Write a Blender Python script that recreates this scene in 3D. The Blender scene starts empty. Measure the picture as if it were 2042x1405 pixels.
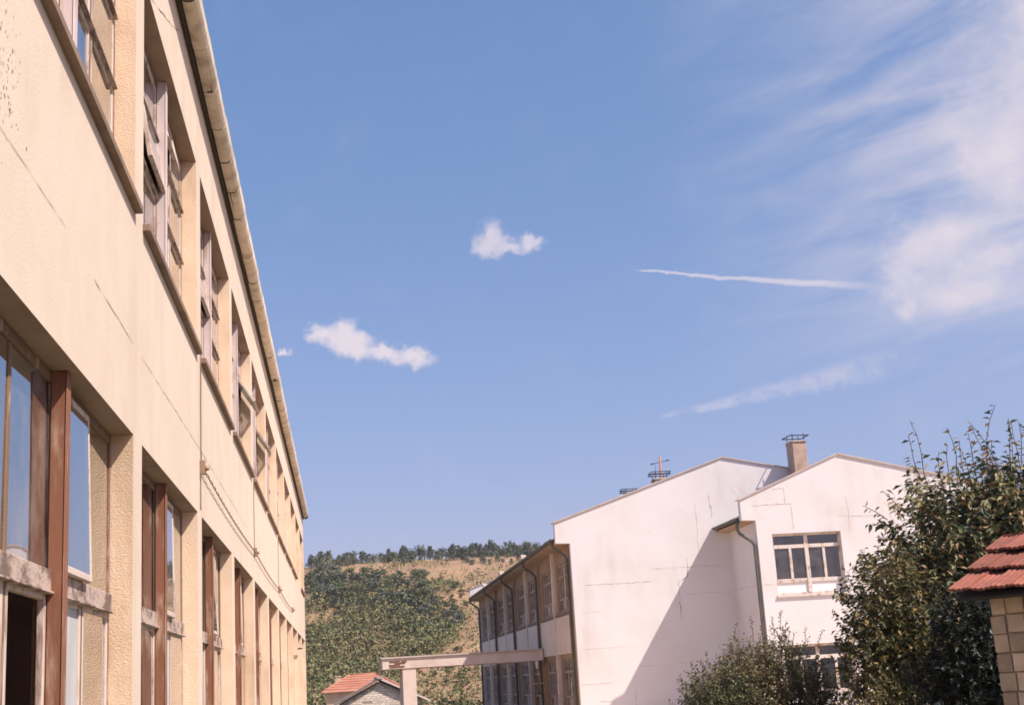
import bpy, bmesh, math, random
from mathutils import Vector, Matrix
R = math.radians
scene = bpy.context.scene
COL = scene.collection

# ------------------------------------------------------------------ camera
ZC = 1.65
PITCH, ROLL, YAW, FPX = 0.23623, -0.061117, 0.134786, 2687.3
fwd = Vector((math.sin(YAW) * math.cos(PITCH), math.cos(YAW) * math.cos(PITCH), math.sin(PITCH)))
rgt = Vector((math.cos(YAW), -math.sin(YAW), 0))
upv = rgt.cross(fwd)
r2 = math.cos(ROLL) * rgt + math.sin(ROLL) * upv
u2 = math.cos(ROLL) * upv - math.sin(ROLL) * rgt
cam = bpy.data.cameras.new('camera')
cam.sensor_width = 36.0
cam.lens = 36.0 * FPX / 2042.0
cam.clip_start = 0.1
cam.clip_end = 3000
camo = bpy.data.objects.new('camera', cam)
COL.objects.link(camo)
camo.matrix_world = Matrix(((r2.x, u2.x, -fwd.x, 0), (r2.y, u2.y, -fwd.y, 0), (r2.z, u2.z, -fwd.z, ZC), (0, 0, 0, 1)))
scene.camera = camo

# ------------------------------------------------------------------ exposure
scene.view_settings.view_transform = 'Standard'
scene.view_settings.look = 'None'
scene.view_settings.exposure = 0.65
scene.view_settings.gamma = 1.0
scene.view_settings.use_curve_mapping = False
scene.cycles.filter_width = 1.7
scene.cycles.max_bounces = 8

# ------------------------------------------------------------------ sun
SUN_DIR = Vector((-1.0, 0.70, -1.52)).normalized()      # the way the light travels
sun = bpy.data.lights.new('sun', 'SUN')
sun.energy = 4.3
sun.angle = R(0.53)
sun.color = (1.0, 0.90, 0.76)
suno = bpy.data.objects.new('sun', sun)
COL.objects.link(suno)
suno.rotation_euler = SUN_DIR.to_track_quat('-Z', 'Y').to_euler()
SUN_EL = math.asin(-SUN_DIR.z)
SUN_AZ = math.atan2(-SUN_DIR.x, -SUN_DIR.y)              # clockwise from +Y

# ------------------------------------------------------------------ node helper
class G:
    """tiny expression builder on a node tree"""
    def __init__(s, nt): s.nt = nt
    def sock(s, inp, v):
        if isinstance(v, bpy.types.NodeSocket): s.nt.links.new(v, inp)
        else: inp.default_value = v
    def m(s, op, a, b=0.0, c=0.0, clamp=False):
        n = s.nt.nodes.new('ShaderNodeMath'); n.operation = op; n.use_clamp = clamp
        for i, v in enumerate((a, b, c)): s.sock(n.inputs[i], v)
        return n.outputs[0]
    def add(s, a, b): return s.m('ADD', a, b)
    def sub(s, a, b): return s.m('SUBTRACT', a, b)
    def mul(s, a, b): return s.m('MULTIPLY', a, b)
    def mx(s, a, b): return s.m('MAXIMUM', a, b)
    def sm(s, v, lo, hi, a=0.0, b=1.0):
        n = s.nt.nodes.new('ShaderNodeMapRange'); n.interpolation_type = 'SMOOTHSTEP'
        for i, x in enumerate((v, lo, hi, a, b)): s.sock(n.inputs[i], x)
        return n.outputs[0]
    def vec(s, x, y, z=0.0):
        n = s.nt.nodes.new('ShaderNodeCombineXYZ')
        for i, v in enumerate((x, y, z)): s.sock(n.inputs[i], v)
        return n.outputs[0]
    def sep(s, v):
        n = s.nt.nodes.new('ShaderNodeSeparateXYZ'); s.sock(n.inputs[0], v)
        return n.outputs
    def noise(s, v, scale, detail=4.0, rough=0.55, dist=0.0):
        n = s.nt.nodes.new('ShaderNodeTexNoise'); n.inputs['Scale'].default_value = scale
        n.inputs['Detail'].default_value = detail; n.inputs['Roughness'].default_value = rough
        n.inputs['Distortion'].default_value = dist
        s.sock(n.inputs['Vector'], v)
        return n.outputs[0]
    def mix(s, f, a, b, blend='MIX'):
        n = s.nt.nodes.new('ShaderNodeMix'); n.data_type = 'RGBA'; n.blend_type = blend
        s.sock(n.inputs[0], f)
        for i, v in ((6, a), (7, b)):
            if isinstance(v, tuple) and len(v) == 3: v = v + (1.0,)
            s.sock(n.inputs[i], v)
        return n.outputs[2]

# ------------------------------------------------------------------ world: clear sky, thin clouds
world = bpy.data.worlds.new('World')
scene.world = world
world.use_nodes = True
nt = world.node_tree
nt.nodes.clear()
g = G(nt)
out = nt.nodes.new('ShaderNodeOutputWorld')
bg = nt.nodes.new('ShaderNodeBackground')
bg.inputs[1].default_value = 0.12
nt.links.new(bg.outputs[0], out.inputs[0])
sky = nt.nodes.new('ShaderNodeTexSky')
sky.sky_type = 'NISHITA'
sky.sun_disc = False
sky.sun_elevation = SUN_EL
sky.sun_rotation = SUN_AZ
sky.altitude = 300
sky.air_density = 1.0
sky.dust_density = 2.0
sky.ozone_density = 2.0
tc = nt.nodes.new('ShaderNodeTexCoord')
d = g.sep(tc.outputs['Generated'])
az = g.m('DEGREES', g.m('ARCTAN2', d[0], d[1]))
el = g.m('DEGREES', g.m('ARCSINE', d[2]))
AE = g.vec(az, el)
fine = g.noise(AE, 1.1, 7, 0.6, 0.3)
broad = g.noise(AE, 0.35, 5, 0.55, 0.4)
def warped(freq, amp, sy=1.0):
    wn = nt.nodes.new('ShaderNodeTexNoise'); wn.inputs['Scale'].default_value = freq; wn.inputs['Detail'].default_value = 6
    wn.inputs['Roughness'].default_value = 0.6; nt.links.new(AE, wn.inputs['Vector'])
    q = nt.nodes.new('ShaderNodeSeparateColor'); nt.links.new(wn.outputs[1], q.inputs[0])
    return g.add(az, g.mul(g.sub(q.outputs[0], 0.5), amp)), g.add(el, g.mul(g.sub(q.outputs[1], 0.5), amp * sy))
def blobs(lst, w):
    acc = None
    for a, e, sa, se in lst:
        x = g.mul(g.sub(w[0], a), 1.0 / sa); y = g.mul(g.sub(w[1], e), 1.0 / se)
        q = g.m('EXPONENT', g.mul(g.add(g.mul(x, x), g.mul(y, y)), -0.9))
        acc = q if acc is None else g.sub(g.add(acc, q), g.mul(acc, q))
    return acc
WP, WC = warped(1.3, 1.5, 0.8), warped(0.28, 6.0, 0.6)
nz = lambda n, amp: g.mul(g.sub(n, 0.5), amp)
# small fair-weather puffs
puff1 = blobs([(-0.5, 14.75, 0.75, 0.42), (0.35, 14.7, 0.75, 0.72), (1.0, 14.15, 0.9, 0.6), (2.1, 13.85, 0.75, 0.32), (3.35, 13.55, 0.85, 0.52), (-2.2, 14.0, 0.4, 0.16)], WP)
puff2 = blobs([(7.2, 18.55, 0.55, 0.62), (6.8, 18.05, 0.75, 0.42), (7.9, 17.95, 0.8, 0.3), (8.85, 18.2, 0.5, 0.32)], WP)
m1 = g.sm(g.add(puff1, nz(fine, 0.9)), 0.24, 1.0, 0.0, 0.90)
m2 = g.sm(g.add(puff2, nz(fine, 0.9)), 0.24, 1.1, 0.0, 0.74)
# vapour trail
def streak(a0, e0, a1, e1, w0, w1, wob):
    L = math.hypot(a1 - a0, e1 - e0); ux, uy = (a1 - a0) / L, (e1 - e0) / L
    rx, ry = g.sub(az, a0), g.sub(el, e0)
    t = g.mul(g.add(g.mul(rx, ux), g.mul(ry, uy)), 1.0 / L)
    p = g.add(g.sub(g.mul(ry, ux), g.mul(rx, uy)), nz(fine, wob))
    w = g.add(w0, g.mul(t, w1 - w0))
    q = g.m('DIVIDE', g.m('ABSOLUTE', p), w)
    ends = g.mul(g.sm(t, -0.01, 0.05), g.sm(t, 0.7, 1.1, 1.0, 0.0))
    return g.mul(g.sm(q, 0.2, 1.0, 1.0, 0.0), ends)
m3 = g.mul(streak(13.34, 16.66, 23.6, 14.80, 0.05, 0.24, 0.34), 0.6)
m4 = g.mul(g.mul(streak(13.8, 10.35, 24.5, 11.8, 0.10, 0.95, 0.5), g.sm(fine, 0.25, 0.65)), 0.34)
# cirrus bank on the right, and its thin veil of streaks
core = blobs([(31.5, 24.5, 2.6, 3.2), (30.0, 21.2, 1.9, 2.2), (29.0, 18.9, 1.8, 1.6), (26.7, 17.2, 1.6, 0.95), (25.5, 16.3, 1.2, 1.0), (24.8, 14.9, 1.1, 0.8), (24.5, 13.7, 0.7, 0.7), (26.3, 14.2, 2.6, 0.8), (28.2, 15.6, 2.8, 0.8), (33, 17, 2.5, 4)], WC)
m5 = g.sm(g.add(core, nz(broad, 0.9)), 0.0, 1.5, 0.0, 0.95)
m5 = g.mul(m5, g.sm(fine, 0.1, 0.7, 0.62, 1.0))
ca, sa_ = math.cos(R(9)), math.sin(R(9))
su = g.add(g.mul(az, ca), g.mul(el, sa_)); sv = g.sub(g.mul(el, ca), g.mul(az, sa_))
strk = g.noise(g.vec(g.mul(su, 0.11), g.mul(sv, 0.5)), 1.0, 6, 0.55, 0.5)
veil = g.mul(g.sm(strk, 0.25, 0.85), g.mul(g.sm(az, 13.0, 30.0), g.sm(el, 8.0, 16.0)))
m6 = g.mul(veil, g.sm(az, 70.0, 120.0, 0.78, 0.0))
cov = m1
for mm in (m2, m3, m4, m5, m6): cov = g.sub(g.add(cov, mm), g.mul(cov, mm))
# old colour print: blue and green of the sky are compressed, which gives the lavender cast
sc_ = nt.nodes.new('ShaderNodeSeparateColor'); nt.links.new(sky.outputs[0], sc_.inputs[0])
cc_ = nt.nodes.new('ShaderNodeCombineColor')
for i, (k, p) in enumerate(((0.79, 0.95), (1.05, 0.65), (1.60, 0.56))):
    nt.links.new(g.mul(g.m('POWER', g.mx(sc_.outputs[i], 0.0), p), k), cc_.inputs[i])
cloudcol = (4.5, 4.0, 4.3)
nt.links.new(g.mix(cov, cc_.outputs[0], cloudcol), bg.inputs[0])

# ------------------------------------------------------------------ mesh helpers
PI = math.pi
def tag(o, label=None, cat=None, group=None, kind=None):
    if label: o['label'] = label
    if cat: o['category'] = cat
    if group: o['group'] = group
    if kind: o['kind'] = kind
    return o
WM = {}
def link(o, parent=None, mat4=None):
    """link with the world matrix mat4; children keep their place"""
    mat4 = mat4 or Matrix.Identity(4)
    COL.objects.link(o)
    WM[o.name] = mat4
    if parent is not None:
        o.parent = parent
        o.matrix_parent_inverse = Matrix.Identity(4)
        o.matrix_basis = WM[parent.name].inverted() @ mat4
    else:
        o.matrix_basis = mat4
    return o
def thing(name, loc, label, cat, group=None):
    o = bpy.data.objects.new(name, None)
    o.empty_display_size = 0.3
    link(o, None, Matrix.Translation(loc))
    return tag(o, label, cat, group)
def place(name, mesh, parent=None, loc=(0, 0, 0), rot=None):
    m4 = Matrix.Translation(loc)
    if rot is not None: m4 = m4 @ rot.to_4x4()
    return link(bpy.data.objects.new(name, mesh), parent, m4)
class MB:
    """collects shapes into one mesh"""
    def __init__(s): s.v = []; s.f = []; s.mi = []; s.sm = []
    def face(s, pts, mi=0):
        n = len(s.v); s.v += [tuple(p) for p in pts]; s.f.append(tuple(range(n, n + len(pts)))); s.mi.append(mi); s.sm.append(False)
    def box(s, x0, x1, y0, y1, z0, z1, mi=0, rot=None, piv=None):
        p = [(x, y, z) for z in (z0, z1) for y in (y0, y1) for x in (x0, x1)]
        if rot is not None:
            c = Vector(piv) if piv else Vector(((x0 + x1) / 2, (y0 + y1) / 2, (z0 + z1) / 2))
            p = [tuple(c + rot @ (Vector(q) - c)) for q in p]
        n = len(s.v); s.v += p
        for q in ((0, 2, 3, 1), (4, 5, 7, 6), (0, 1, 5, 4), (2, 6, 7, 3), (0, 4, 6, 2), (1, 3, 7, 5)):
            s.f.append(tuple(n + i for i in q)); s.mi.append(mi); s.sm.append(False)
    def prism(s, poly, axis, a, b, mi=0):
        """poly: 2-D outline; axis 'y' extrudes (x,z) along y, 'x' extrudes (y,z) along x"""
        mk = (lambda p, t: (p[0], t, p[1])) if axis == 'y' else (lambda p, t: (t, p[0], p[1]))
        n = len(poly); k = len(s.v)
        s.v += [mk(p, a) for p in poly] + [mk(p, b) for p in poly]
        s.f.append(tuple(range(k, k + n))); s.f.append(tuple(range(k + 2 * n - 1, k + n - 1, -1)))
        s.mi += [mi, mi]; s.sm += [False, False]
        for i in range(n):
            j = (i + 1) % n
            s.f.append((k + i, k + n + i, k + n + j, k + j)); s.mi.append(mi); s.sm.append(False)
    def tube(s, pts, r0, r1=None, n=6, mi=0, cap=True):
        r1 = r0 if r1 is None else r1
        pts = [Vector(p) for p in pts]; k = len(s.v); prev = None
        for i, p in enumerate(pts):
            t = (pts[min(i + 1, len(pts) - 1)] - pts[max(i - 1, 0)])
            t = t.normalized() if t.length > 1e-9 else Vector((0, 0, 1))
            a = prev if prev is not None else (Vector((1, 0, 0)) if abs(t.x) < 0.8 else Vector((0, 1, 0)))
            a = (a - t * a.dot(t))
            a = a.normalized() if a.length > 1e-6 else t.orthogonal().normalized()
            prev = a; b = t.cross(a)
            r = r0 + (r1 - r0) * i / max(1, len(pts) - 1)
            for j in range(n):
                an = 2 * PI * j / n
                s.v.append(tuple(p + (a * math.cos(an) + b * math.sin(an)) * r))
        for i in range(len(pts) - 1):
            for j in range(n):
                q = (j + 1) % n
                s.f.append((k + i * n + j, k + i * n + q, k + (i + 1) * n + q, k + (i + 1) * n + j)); s.mi.append(mi); s.sm.append(True)
        if cap:
            s.f.append(tuple(k + j for j in range(n - 1, -1, -1))); s.mi.append(mi); s.sm.append(False)
            e = k + (len(pts) - 1) * n
            s.f.append(tuple(e + j for j in range(n))); s.mi.append(mi); s.sm.append(False)
    def mesh(s, name, mats, fix=True, bevel=0.0):
        me = bpy.data.meshes.new(name)
        me.from_pydata(s.v, [], s.f)
        for m in (mats if isinstance(mats, (list, tuple)) else [mats]): me.materials.append(m)
        me.polygons.foreach_set('material_index', s.mi)
        me.polygons.foreach_set('use_smooth', s.sm)
        if fix or bevel:
            bm = bmesh.new(); bm.from_mesh(me)
            if bevel:
                bmesh.ops.bevel(bm, geom=[e for e in bm.edges if len(e.link_faces) == 2], offset=bevel, segments=1, affect='EDGES')
            if fix: bmesh.ops.recalc_face_normals(bm, faces=bm.faces)
            bm.to_mesh(me); bm.free()
        me.update()
        return me
    def build(s, name, mats, parent=None, fix=True, bevel=0.0):
        return place(name, s.mesh(name, mats, fix, bevel), parent)
def BX(*a, **k):
    b = MB(); b.box(*a, **k); return b

# ------------------------------------------------------------------ materials
MATS = {}
def mat(name, col, rough=0.85, col2=None, scale=3.0, lo=0.4, hi=0.65, bump=0.0, bscale=60.0, stretch=(1, 1, 1), metal=0.0, spots=None, spec=0.3, rand=0.0, bdist=0.02, coord='Object', stain=0.0):
    m = bpy.data.materials.new(name); m.use_nodes = True
    nt = m.node_tree; g = G(nt)
    b = nt.nodes['Principled BSDF']
    b.inputs['Roughness'].default_value = rough
    b.inputs['Metallic'].default_value = metal
    b.inputs['Specular IOR Level'].default_value = spec
    tc = nt.nodes.new('ShaderNodeTexCoord')
    mp = nt.nodes.new('ShaderNodeMapping'); mp.inputs['Scale'].default_value = stretch
    nt.links.new(tc.outputs[coord], mp.inputs[0])
    oi = nt.nodes.new('ShaderNodeObjectInfo')
    nt.links.new(g.vec(g.mul(oi.outputs['Random'], 37.0), g.mul(oi.outputs['Random'], 11.0), g.mul(oi.outputs['Random'], 23.0)), mp.inputs['Location'])
    v = mp.outputs[0]
    c = col + (1.0,)
    if col2 is not None:
        f = g.sm(g.noise(v, scale, 6, 0.62, 0.2), lo, hi)
        c = g.mix(f, col, col2)
    if spots:
        sc, th, scol = spots
        f2 = g.sm(g.noise(v, sc, 5, 0.7), th, th + 0.06)
        c = g.mix(f2, c, scol)
    if stain:                                  # rain streaks and old damp, running down the wall
        mp2 = nt.nodes.new('ShaderNodeMapping'); mp2.inputs['Scale'].default_value = (1.6, 1.6, 0.3)
        nt.links.new(tc.outputs[coord], mp2.inputs[0])
        st = g.mul(g.sm(g.noise(mp2.outputs[0], 1.0, 6, 0.65), 0.45, 0.75), g.sm(g.noise(v, 0.35, 3, 0.5), 0.35, 0.65))
        k = g.sub(1.0, g.mul(st, stain * 2))
        c = g.mix(1.0, c, g.vec(k, g.m('POWER', k, 1.15), g.m('POWER', k, 1.35)), 'MULTIPLY')
    if rand:
        c = g.mix(1.0, c, g.vec(*(g.add(1.0 - rand, g.mul(oi.outputs['Random'], 2 * rand)),) * 3), 'MULTIPLY')
    g.sock(b.inputs['Base Color'], c)
    if bump:
        bn = nt.nodes.new('ShaderNodeBump'); bn.inputs['Strength'].default_value = bump; bn.inputs['Distance'].default_value = bdist
        nt.links.new(g.noise(v, bscale, 4, 0.6), bn.inputs['Height'])
        nt.links.new(bn.outputs[0], b.inputs['Normal'])
    MATS[name] = m
    return m
def glass(name, tintc=(0.7, 0.74, 0.74), ior=1.52, dirt=0.03, dcol=(0.45, 0.42, 0.4)):
    m = bpy.data.materials.new(name); m.use_nodes = True
    nt = m.node_tree; nt.nodes.clear(); g = G(nt)
    o = nt.nodes.new('ShaderNodeOutputMaterial')
    tr = nt.nodes.new('ShaderNodeBsdfTransparent'); tr.inputs[0].default_value = tintc + (1,)
    gl = nt.nodes.new('ShaderNodeBsdfGlossy'); gl.inputs['Roughness'].default_value = 0.015
    gl.inputs['Color'].default_value = (0.95, 0.95, 0.95, 1)
    fr = nt.nodes.new('ShaderNodeFresnel'); fr.inputs[0].default_value = ior
    mx = nt.nodes.new('ShaderNodeMixShader')
    F = fr.outputs[0]
    for _ in range(2): F = g.m('DIVIDE', g.mul(F, 2.0), g.add(F, 1.0))      # two double-faced panes behind each other
    nt.links.new(F, mx.inputs[0]); nt.links.new(tr.outputs[0], mx.inputs[1]); nt.links.new(gl.outputs[0], mx.inputs[2])
    df = nt.nodes.new('ShaderNodeBsdfDiffuse'); df.inputs[0].default_value = dcol + (1,)
    tc = nt.nodes.new('ShaderNodeTexCoord')
    oi = nt.nodes.new('ShaderNodeObjectInfo')
    n = g.noise(tc.outputs['Object'], 3.0, 6, 0.65)
    f = g.mul(g.sm(n, 0.3, 0.75), g.mul(g.add(0.4, oi.outputs['Random']), dirt * 2))
    m2 = nt.nodes.new('ShaderNodeMixShader')
    nt.links.new(f, m2.inputs[0]); nt.links.new(mx.outputs[0], m2.inputs[1]); nt.links.new(df.outputs[0], m2.inputs[2])
    # old drawn glass is never quite flat
    bn = nt.nodes.new('ShaderNodeBump'); bn.inputs['Strength'].default_value = 0.05; bn.inputs['Distance'].default_value = 0.02
    nt.links.new(g.noise(tc.outputs['Object'], 2.2, 1, 0.4), bn.inputs['Height'])
    nt.links.new(bn.outputs[0], gl.inputs['Normal'])
    nt.links.new(m2.outputs[0], o.inputs[0])
    return m
def leafmat(name, cols, spec=0.5, rough=0.4, trans=0.25):
    """cols: list of (position, colour) picked at random leaf by leaf"""
    m = bpy.data.materials.new(name); m.use_nodes = True
    nt = m.node_tree; g = G(nt); b = nt.nodes['Principled BSDF']
    ge = nt.nodes.new('ShaderNodeNewGeometry')
    cr = nt.nodes.new('ShaderNodeValToRGB'); e = cr.color_ramp.elements
    while len(e) < len(cols): e.new(0.5)
    for i, (p, c) in enumerate(cols): e[i].position = p; e[i].color = c + (1,)
    cr.color_ramp.interpolation = 'LINEAR'
    nt.links.new(ge.outputs['Random Per Island'], cr.inputs[0])
    oi = nt.nodes.new('ShaderNodeObjectInfo')
    k = g.add(0.75, g.mul(oi.outputs['Random'], 0.5))
    c = g.mix(1.0, cr.outputs[0], g.vec(k, k, k), 'MULTIPLY')
    nt.links.new(c, b.inputs['Base Color'])
    b.inputs['Roughness'].default_value = rough
    b.inputs['Specular IOR Level'].default_value = spec
    if trans:
        tl = nt.nodes.new('ShaderNodeBsdfTranslucent'); nt.links.new(c, tl.inputs[0])
        ms = nt.nodes.new('ShaderNodeMixShader'); ms.inputs[0].default_value = trans
        nt.links.new(b.outputs[0], ms.inputs[1]); nt.links.new(tl.outputs[0], ms.inputs[2])
        nt.links.new(ms.outputs[0], nt.nodes['Material Output'].inputs[0])
    return m

M_stucco = mat('cream_stucco', (0.65, 0.55, 0.46), 0.9, (0.61, 0.50, 0.405), 1.6, 0.35, 0.75, stain=0.05, bump=0.4, bscale=70, bdist=0.006, spots=(14.0, 0.72, (0.50, 0.39, 0.29)))
M_rough = mat('roughcast_stucco', (0.84, 0.65, 0.49), 0.95, (0.74, 0.54, 0.38), 2.5, 0.35, 0.8, bump=0.6, bscale=85, bdist=0.010, stain=0.2)
M_paint = mat('peeling_white_paint', (0.58, 0.48, 0.43), 0.7, (0.28, 0.19, 0.15), 5.0, 0.50, 0.66, bump=0.5, bscale=30, stretch=(2, 2, 0.5), bdist=0.01)
M_paint2 = mat('weathered_transom_paint', (0.46, 0.36, 0.31), 0.75, (0.17, 0.12, 0.10), 7.0, 0.44, 0.6, bump=0.8, bscale=22, stretch=(2, 0.6, 1), bdist=0.012)
M_rust = mat('rusty_steel', (0.23, 0.10, 0.06), 0.8, (0.46, 0.32, 0.24), 5.0, 0.50, 0.72, bump=0.3, bscale=50, stretch=(2, 2, 0.4), bdist=0.006)
M_lilac = mat('faded_lilac_paint', (0.60, 0.50, 0.50), 0.75, (0.36, 0.25, 0.20), 4.0, 0.5, 0.7, bump=0.3, bscale=40, stretch=(2, 2, 0.4), bdist=0.006)
M_frame = mat('bare_window_wood', (0.20, 0.125, 0.085), 0.85, (0.42, 0.32, 0.26), 6.0, 0.55, 0.7, bump=0.4, bscale=35, stretch=(2, 2, 0.4), bdist=0.008)
M_lsof = mat('shade_darkened_soffit', (0.36, 0.255, 0.20), 0.95, (0.28, 0.19, 0.145), 2.0, 0.4, 0.7, bump=0.4, bscale=50, bdist=0.01)  # shade under the window heads put into the soffit colour
M_joint = mat('gutter_joint', (0.12, 0.085, 0.065), 0.95)
M_board = mat('grey_board', (0.42, 0.43, 0.45), 0.8, (0.60, 0.58, 0.57), 3.0, 0.4, 0.7, stretch=(1, 1, 0.4))
M_glass = glass('window_glass')
M_glassd = glass('dusty_glass', (0.6, 0.62, 0.6), 1.5, 0.10)
M_sill = mat('concrete_sill', (0.26, 0.18, 0.135), 0.9, (0.17, 0.12, 0.095), 3.0, 0.45, 0.7, bump=0.3, bscale=50, bdist=0.006)
M_gutter = mat('cement_gutter', (0.70, 0.60, 0.49), 0.9, (0.42, 0.34, 0.27), 3.5, 0.42, 0.72, bump=0.3, bscale=35, rand=0.1, bdist=0.008)
M_dark = mat('dark_gap', (0.06, 0.05, 0.045), 0.95)
M_room = mat('room_plaster', (0.62, 0.45, 0.38), 0.95, (0.5, 0.36, 0.3), 1.0)
M_white = mat('white_plaster', (0.69, 0.67, 0.70), 0.9, (0.65, 0.615, 0.625), 0.7, 0.35, 0.75, stain=0.055, bump=0.12, bscale=25, spots=(1.7, 0.66, (0.66, 0.54, 0.49)), bdist=0.01)
M_crack = mat('crack', (0.42, 0.33, 0.29), 0.95, (0.62, 0.52, 0.48), 4.0, 0.4, 0.65)
M_crackd = mat('dark_crack', (0.25, 0.19, 0.16), 0.95, (0.5, 0.41, 0.37), 5.0, 0.45, 0.65)
M_panel = mat('spandrel_plaster', (0.76, 0.63, 0.54), 0.9, (0.66, 0.53, 0.44), 1.3, 0.4, 0.7)
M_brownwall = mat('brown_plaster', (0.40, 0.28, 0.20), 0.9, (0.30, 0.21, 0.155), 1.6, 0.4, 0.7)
M_pipe = mat('painted_downpipe', (0.11, 0.115, 0.112), 0.65, (0.17, 0.155, 0.145), 3.0, 0.4, 0.7)
M_coping = mat('coping_sheet', (0.50, 0.41, 0.37), 0.7, (0.62, 0.53, 0.49), 2.0, 0.4, 0.7)
M_soffit = mat('soffit_board', (0.46, 0.32, 0.22), 0.9, (0.36, 0.24, 0.17), 1.0, 0.4, 0.7)
M_roofgrey = mat('old_roof', (0.26, 0.22, 0.20), 0.9, (0.17, 0.15, 0.13), 1.5, 0.4, 0.7)
M_iron = mat('black_iron', (0.03, 0.032, 0.035), 0.7)
M_chim = mat('chimney_render', (0.50, 0.37, 0.30), 0.95, (0.38, 0.27, 0.22), 3.0, 0.4, 0.7, bump=0.2, bscale=30)
M_mast = mat('rusty_mast', (0.45, 0.20, 0.14), 0.8)
M_conc = mat('pink_concrete', (0.72, 0.60, 0.56), 0.9, (0.60, 0.48, 0.43), 1.5, 0.4, 0.75)
M_tile = mat('red_roof_tile', (0.28, 0.10, 0.072), 0.92, (0.20, 0.075, 0.056), 3.0, 0.35, 0.7, bump=0.4, bscale=40, rand=0.3, bdist=0.008, spots=(5.0, 0.62, (0.13, 0.075, 0.06)))
M_block = mat('hollow_block', (0.60, 0.44, 0.32), 0.95, (0.46, 0.33, 0.24), 5.0, 0.35, 0.7, bump=0.6, bscale=45, rand=0.32, bdist=0.012)
M_mortar = mat('mortar', (0.34, 0.26, 0.19), 0.95, (0.44, 0.34, 0.26), 6.0, bump=0.4, bscale=50)
M_bark = mat('bark', (0.11, 0.085, 0.07), 0.9, (0.18, 0.14, 0.11), 8.0, bump=0.5, bscale=30)
M_redroof = mat('far_red_roof', (0.44, 0.20, 0.14), 0.85, (0.36, 0.15, 0.10), 0.8, 0.35, 0.7)
M_farwall = mat('far_cream_wall', (0.62, 0.50, 0.36), 0.9, (0.52, 0.40, 0.28), 0.7)
M_farbrick = mat('pale_bare_brick', (0.76, 0.66, 0.58), 0.9, (0.64, 0.52, 0.44), 1.2, 0.4, 0.7, rand=0.12)
M_cable = mat('black_cable', (0.17, 0.11, 0.08), 0.8)
M_porc = mat('insulator', (0.30, 0.20, 0.14), 0.5)

# ================================================================== TERRAIN
def hz(x, y):
    yc = 420 + 0.05 * x
    zc = 38.3 + 0.006 * x + 0.4 * math.sin(x * 0.05)
    t = (y - 190) / (yc - 190)
    if t < 0: return -4 + (0.6 * math.sin(x * .07) + .4 * math.sin(y * .09)) * max(0, 1 + t * 4)
    if t > 1: return zc + (y - yc) * 0.01
    s = t * t * (3 - 2 * t); s = 0.6 * t + 0.4 * s
    return (-4 + (zc + 4) * s + math.sin(PI * t) * (1.2 * math.sin(x * .09 + y * .02) + 0.9 * math.sin(x * .21 - y * .11))
            + (1 - t) * (0.6 * math.sin(x * .07) + .4 * math.sin(y * .09)))
def gz(x, y):
    if y < 78: return 0.0
    if y < 120:
        t = (y - 78) / 42; t = t * t * (3 - 2 * t)
        return -4 * t
    return -4.0 if y < 132 else hz(x, y)
def grid(name, xs, ys, fn, m, kind='structure'):
    v = [(x, y, fn(x, y)) for y in ys for x in xs]; n = len(xs)
    f = [(j * n + i, j * n + i + 1, (j + 1) * n + i + 1, (j + 1) * n + i) for j in range(len(ys) - 1) for i in range(n - 1)]
    me = bpy.data.meshes.new(name); me.from_pydata(v, [], f); me.materials.append(m)
    me.polygons.foreach_set('use_smooth', [True] * len(f)); me.update()
    o = place(name, me); tag(o, kind=kind)
    return o
M_ground = mat('dusty_yard', (0.13, 0.12, 0.075), 0.95, (0.09, 0.09, 0.05), 0.6, 0.4, 0.7, bump=0.3, bscale=12)
def hillmat():
    m = bpy.data.materials.new('dry_hill_grass'); m.use_nodes = True
    nt = m.node_tree; g = G(nt); b = nt.nodes['Principled BSDF']; b.inputs['Roughness'].default_value = 0.95
    b.inputs['Specular IOR Level'].default_value = 0.1
    tc = nt.nodes.new('ShaderNodeTexCoord'); P = tc.outputs['Object']
    n1 = g.noise(P, 0.05, 7, 0.6); n2 = g.noise(P, 0.16, 7, 0.68); n3 = g.noise(P, 0.6, 6, 0.7)
    c = g.mix(g.sm(n1, 0.35, 0.65), (0.36, 0.235, 0.145), (0.30, 0.205, 0.12))
    c = g.mix(g.sm(n2, 0.45, 0.68), c, (0.42, 0.24, 0.165))            # reddish bare soil
    c = g.mix(g.sm(g.add(n2, g.mul(g.sub(n3, 0.5), 0.5)), 0.60, 0.70), c, (0.52, 0.40, 0.30))   # pale eroded scars
    c = g.mix(g.mul(g.sm(n3, 0.42, 0.7), 0.55), c, (0.15, 0.13, 0.06))
    nt.links.new(c, b.inputs['Base Color'])
    bn = nt.nodes.new('ShaderNodeBump'); bn.inputs['Strength'].default_value = 0.8; bn.inputs['Distance'].default_value = 1.0
    nt.links.new(n3, bn.inputs['Height']); nt.links.new(bn.outputs[0], b.inputs['Normal'])
    return m
M_hill = hillmat()
M_bounce = mat('pale_bounce_ground', (0.60, 0.46, 0.33), 0.9, (0.52, 0.39, 0.27), 0.5, 0.4, 0.7)  # unseen pale ground, added to bounce warm light onto the shaded walls
b = MB(); b.box(2.0, 40.0, 20.0, 78.0, -0.3, 0.006); tag(b.build('bounce_ground', M_bounce), kind='structure')
ys1 = [-60, -30, -10, 0, 20, 40, 60, 78] + [78 + 4.2 * i for i in range(1, 11)] + [124, 128, 132]
grid('ground', [-400, -200, -100, -50, -25, 0, 25, 50, 100, 200, 400], ys1, gz, M_ground)
hxs = [-420 + 20 * i for i in range(16)] + [-100 + 2.5 * i for i in range(97)] + [160 + 20 * i for i in range(14)]
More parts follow.
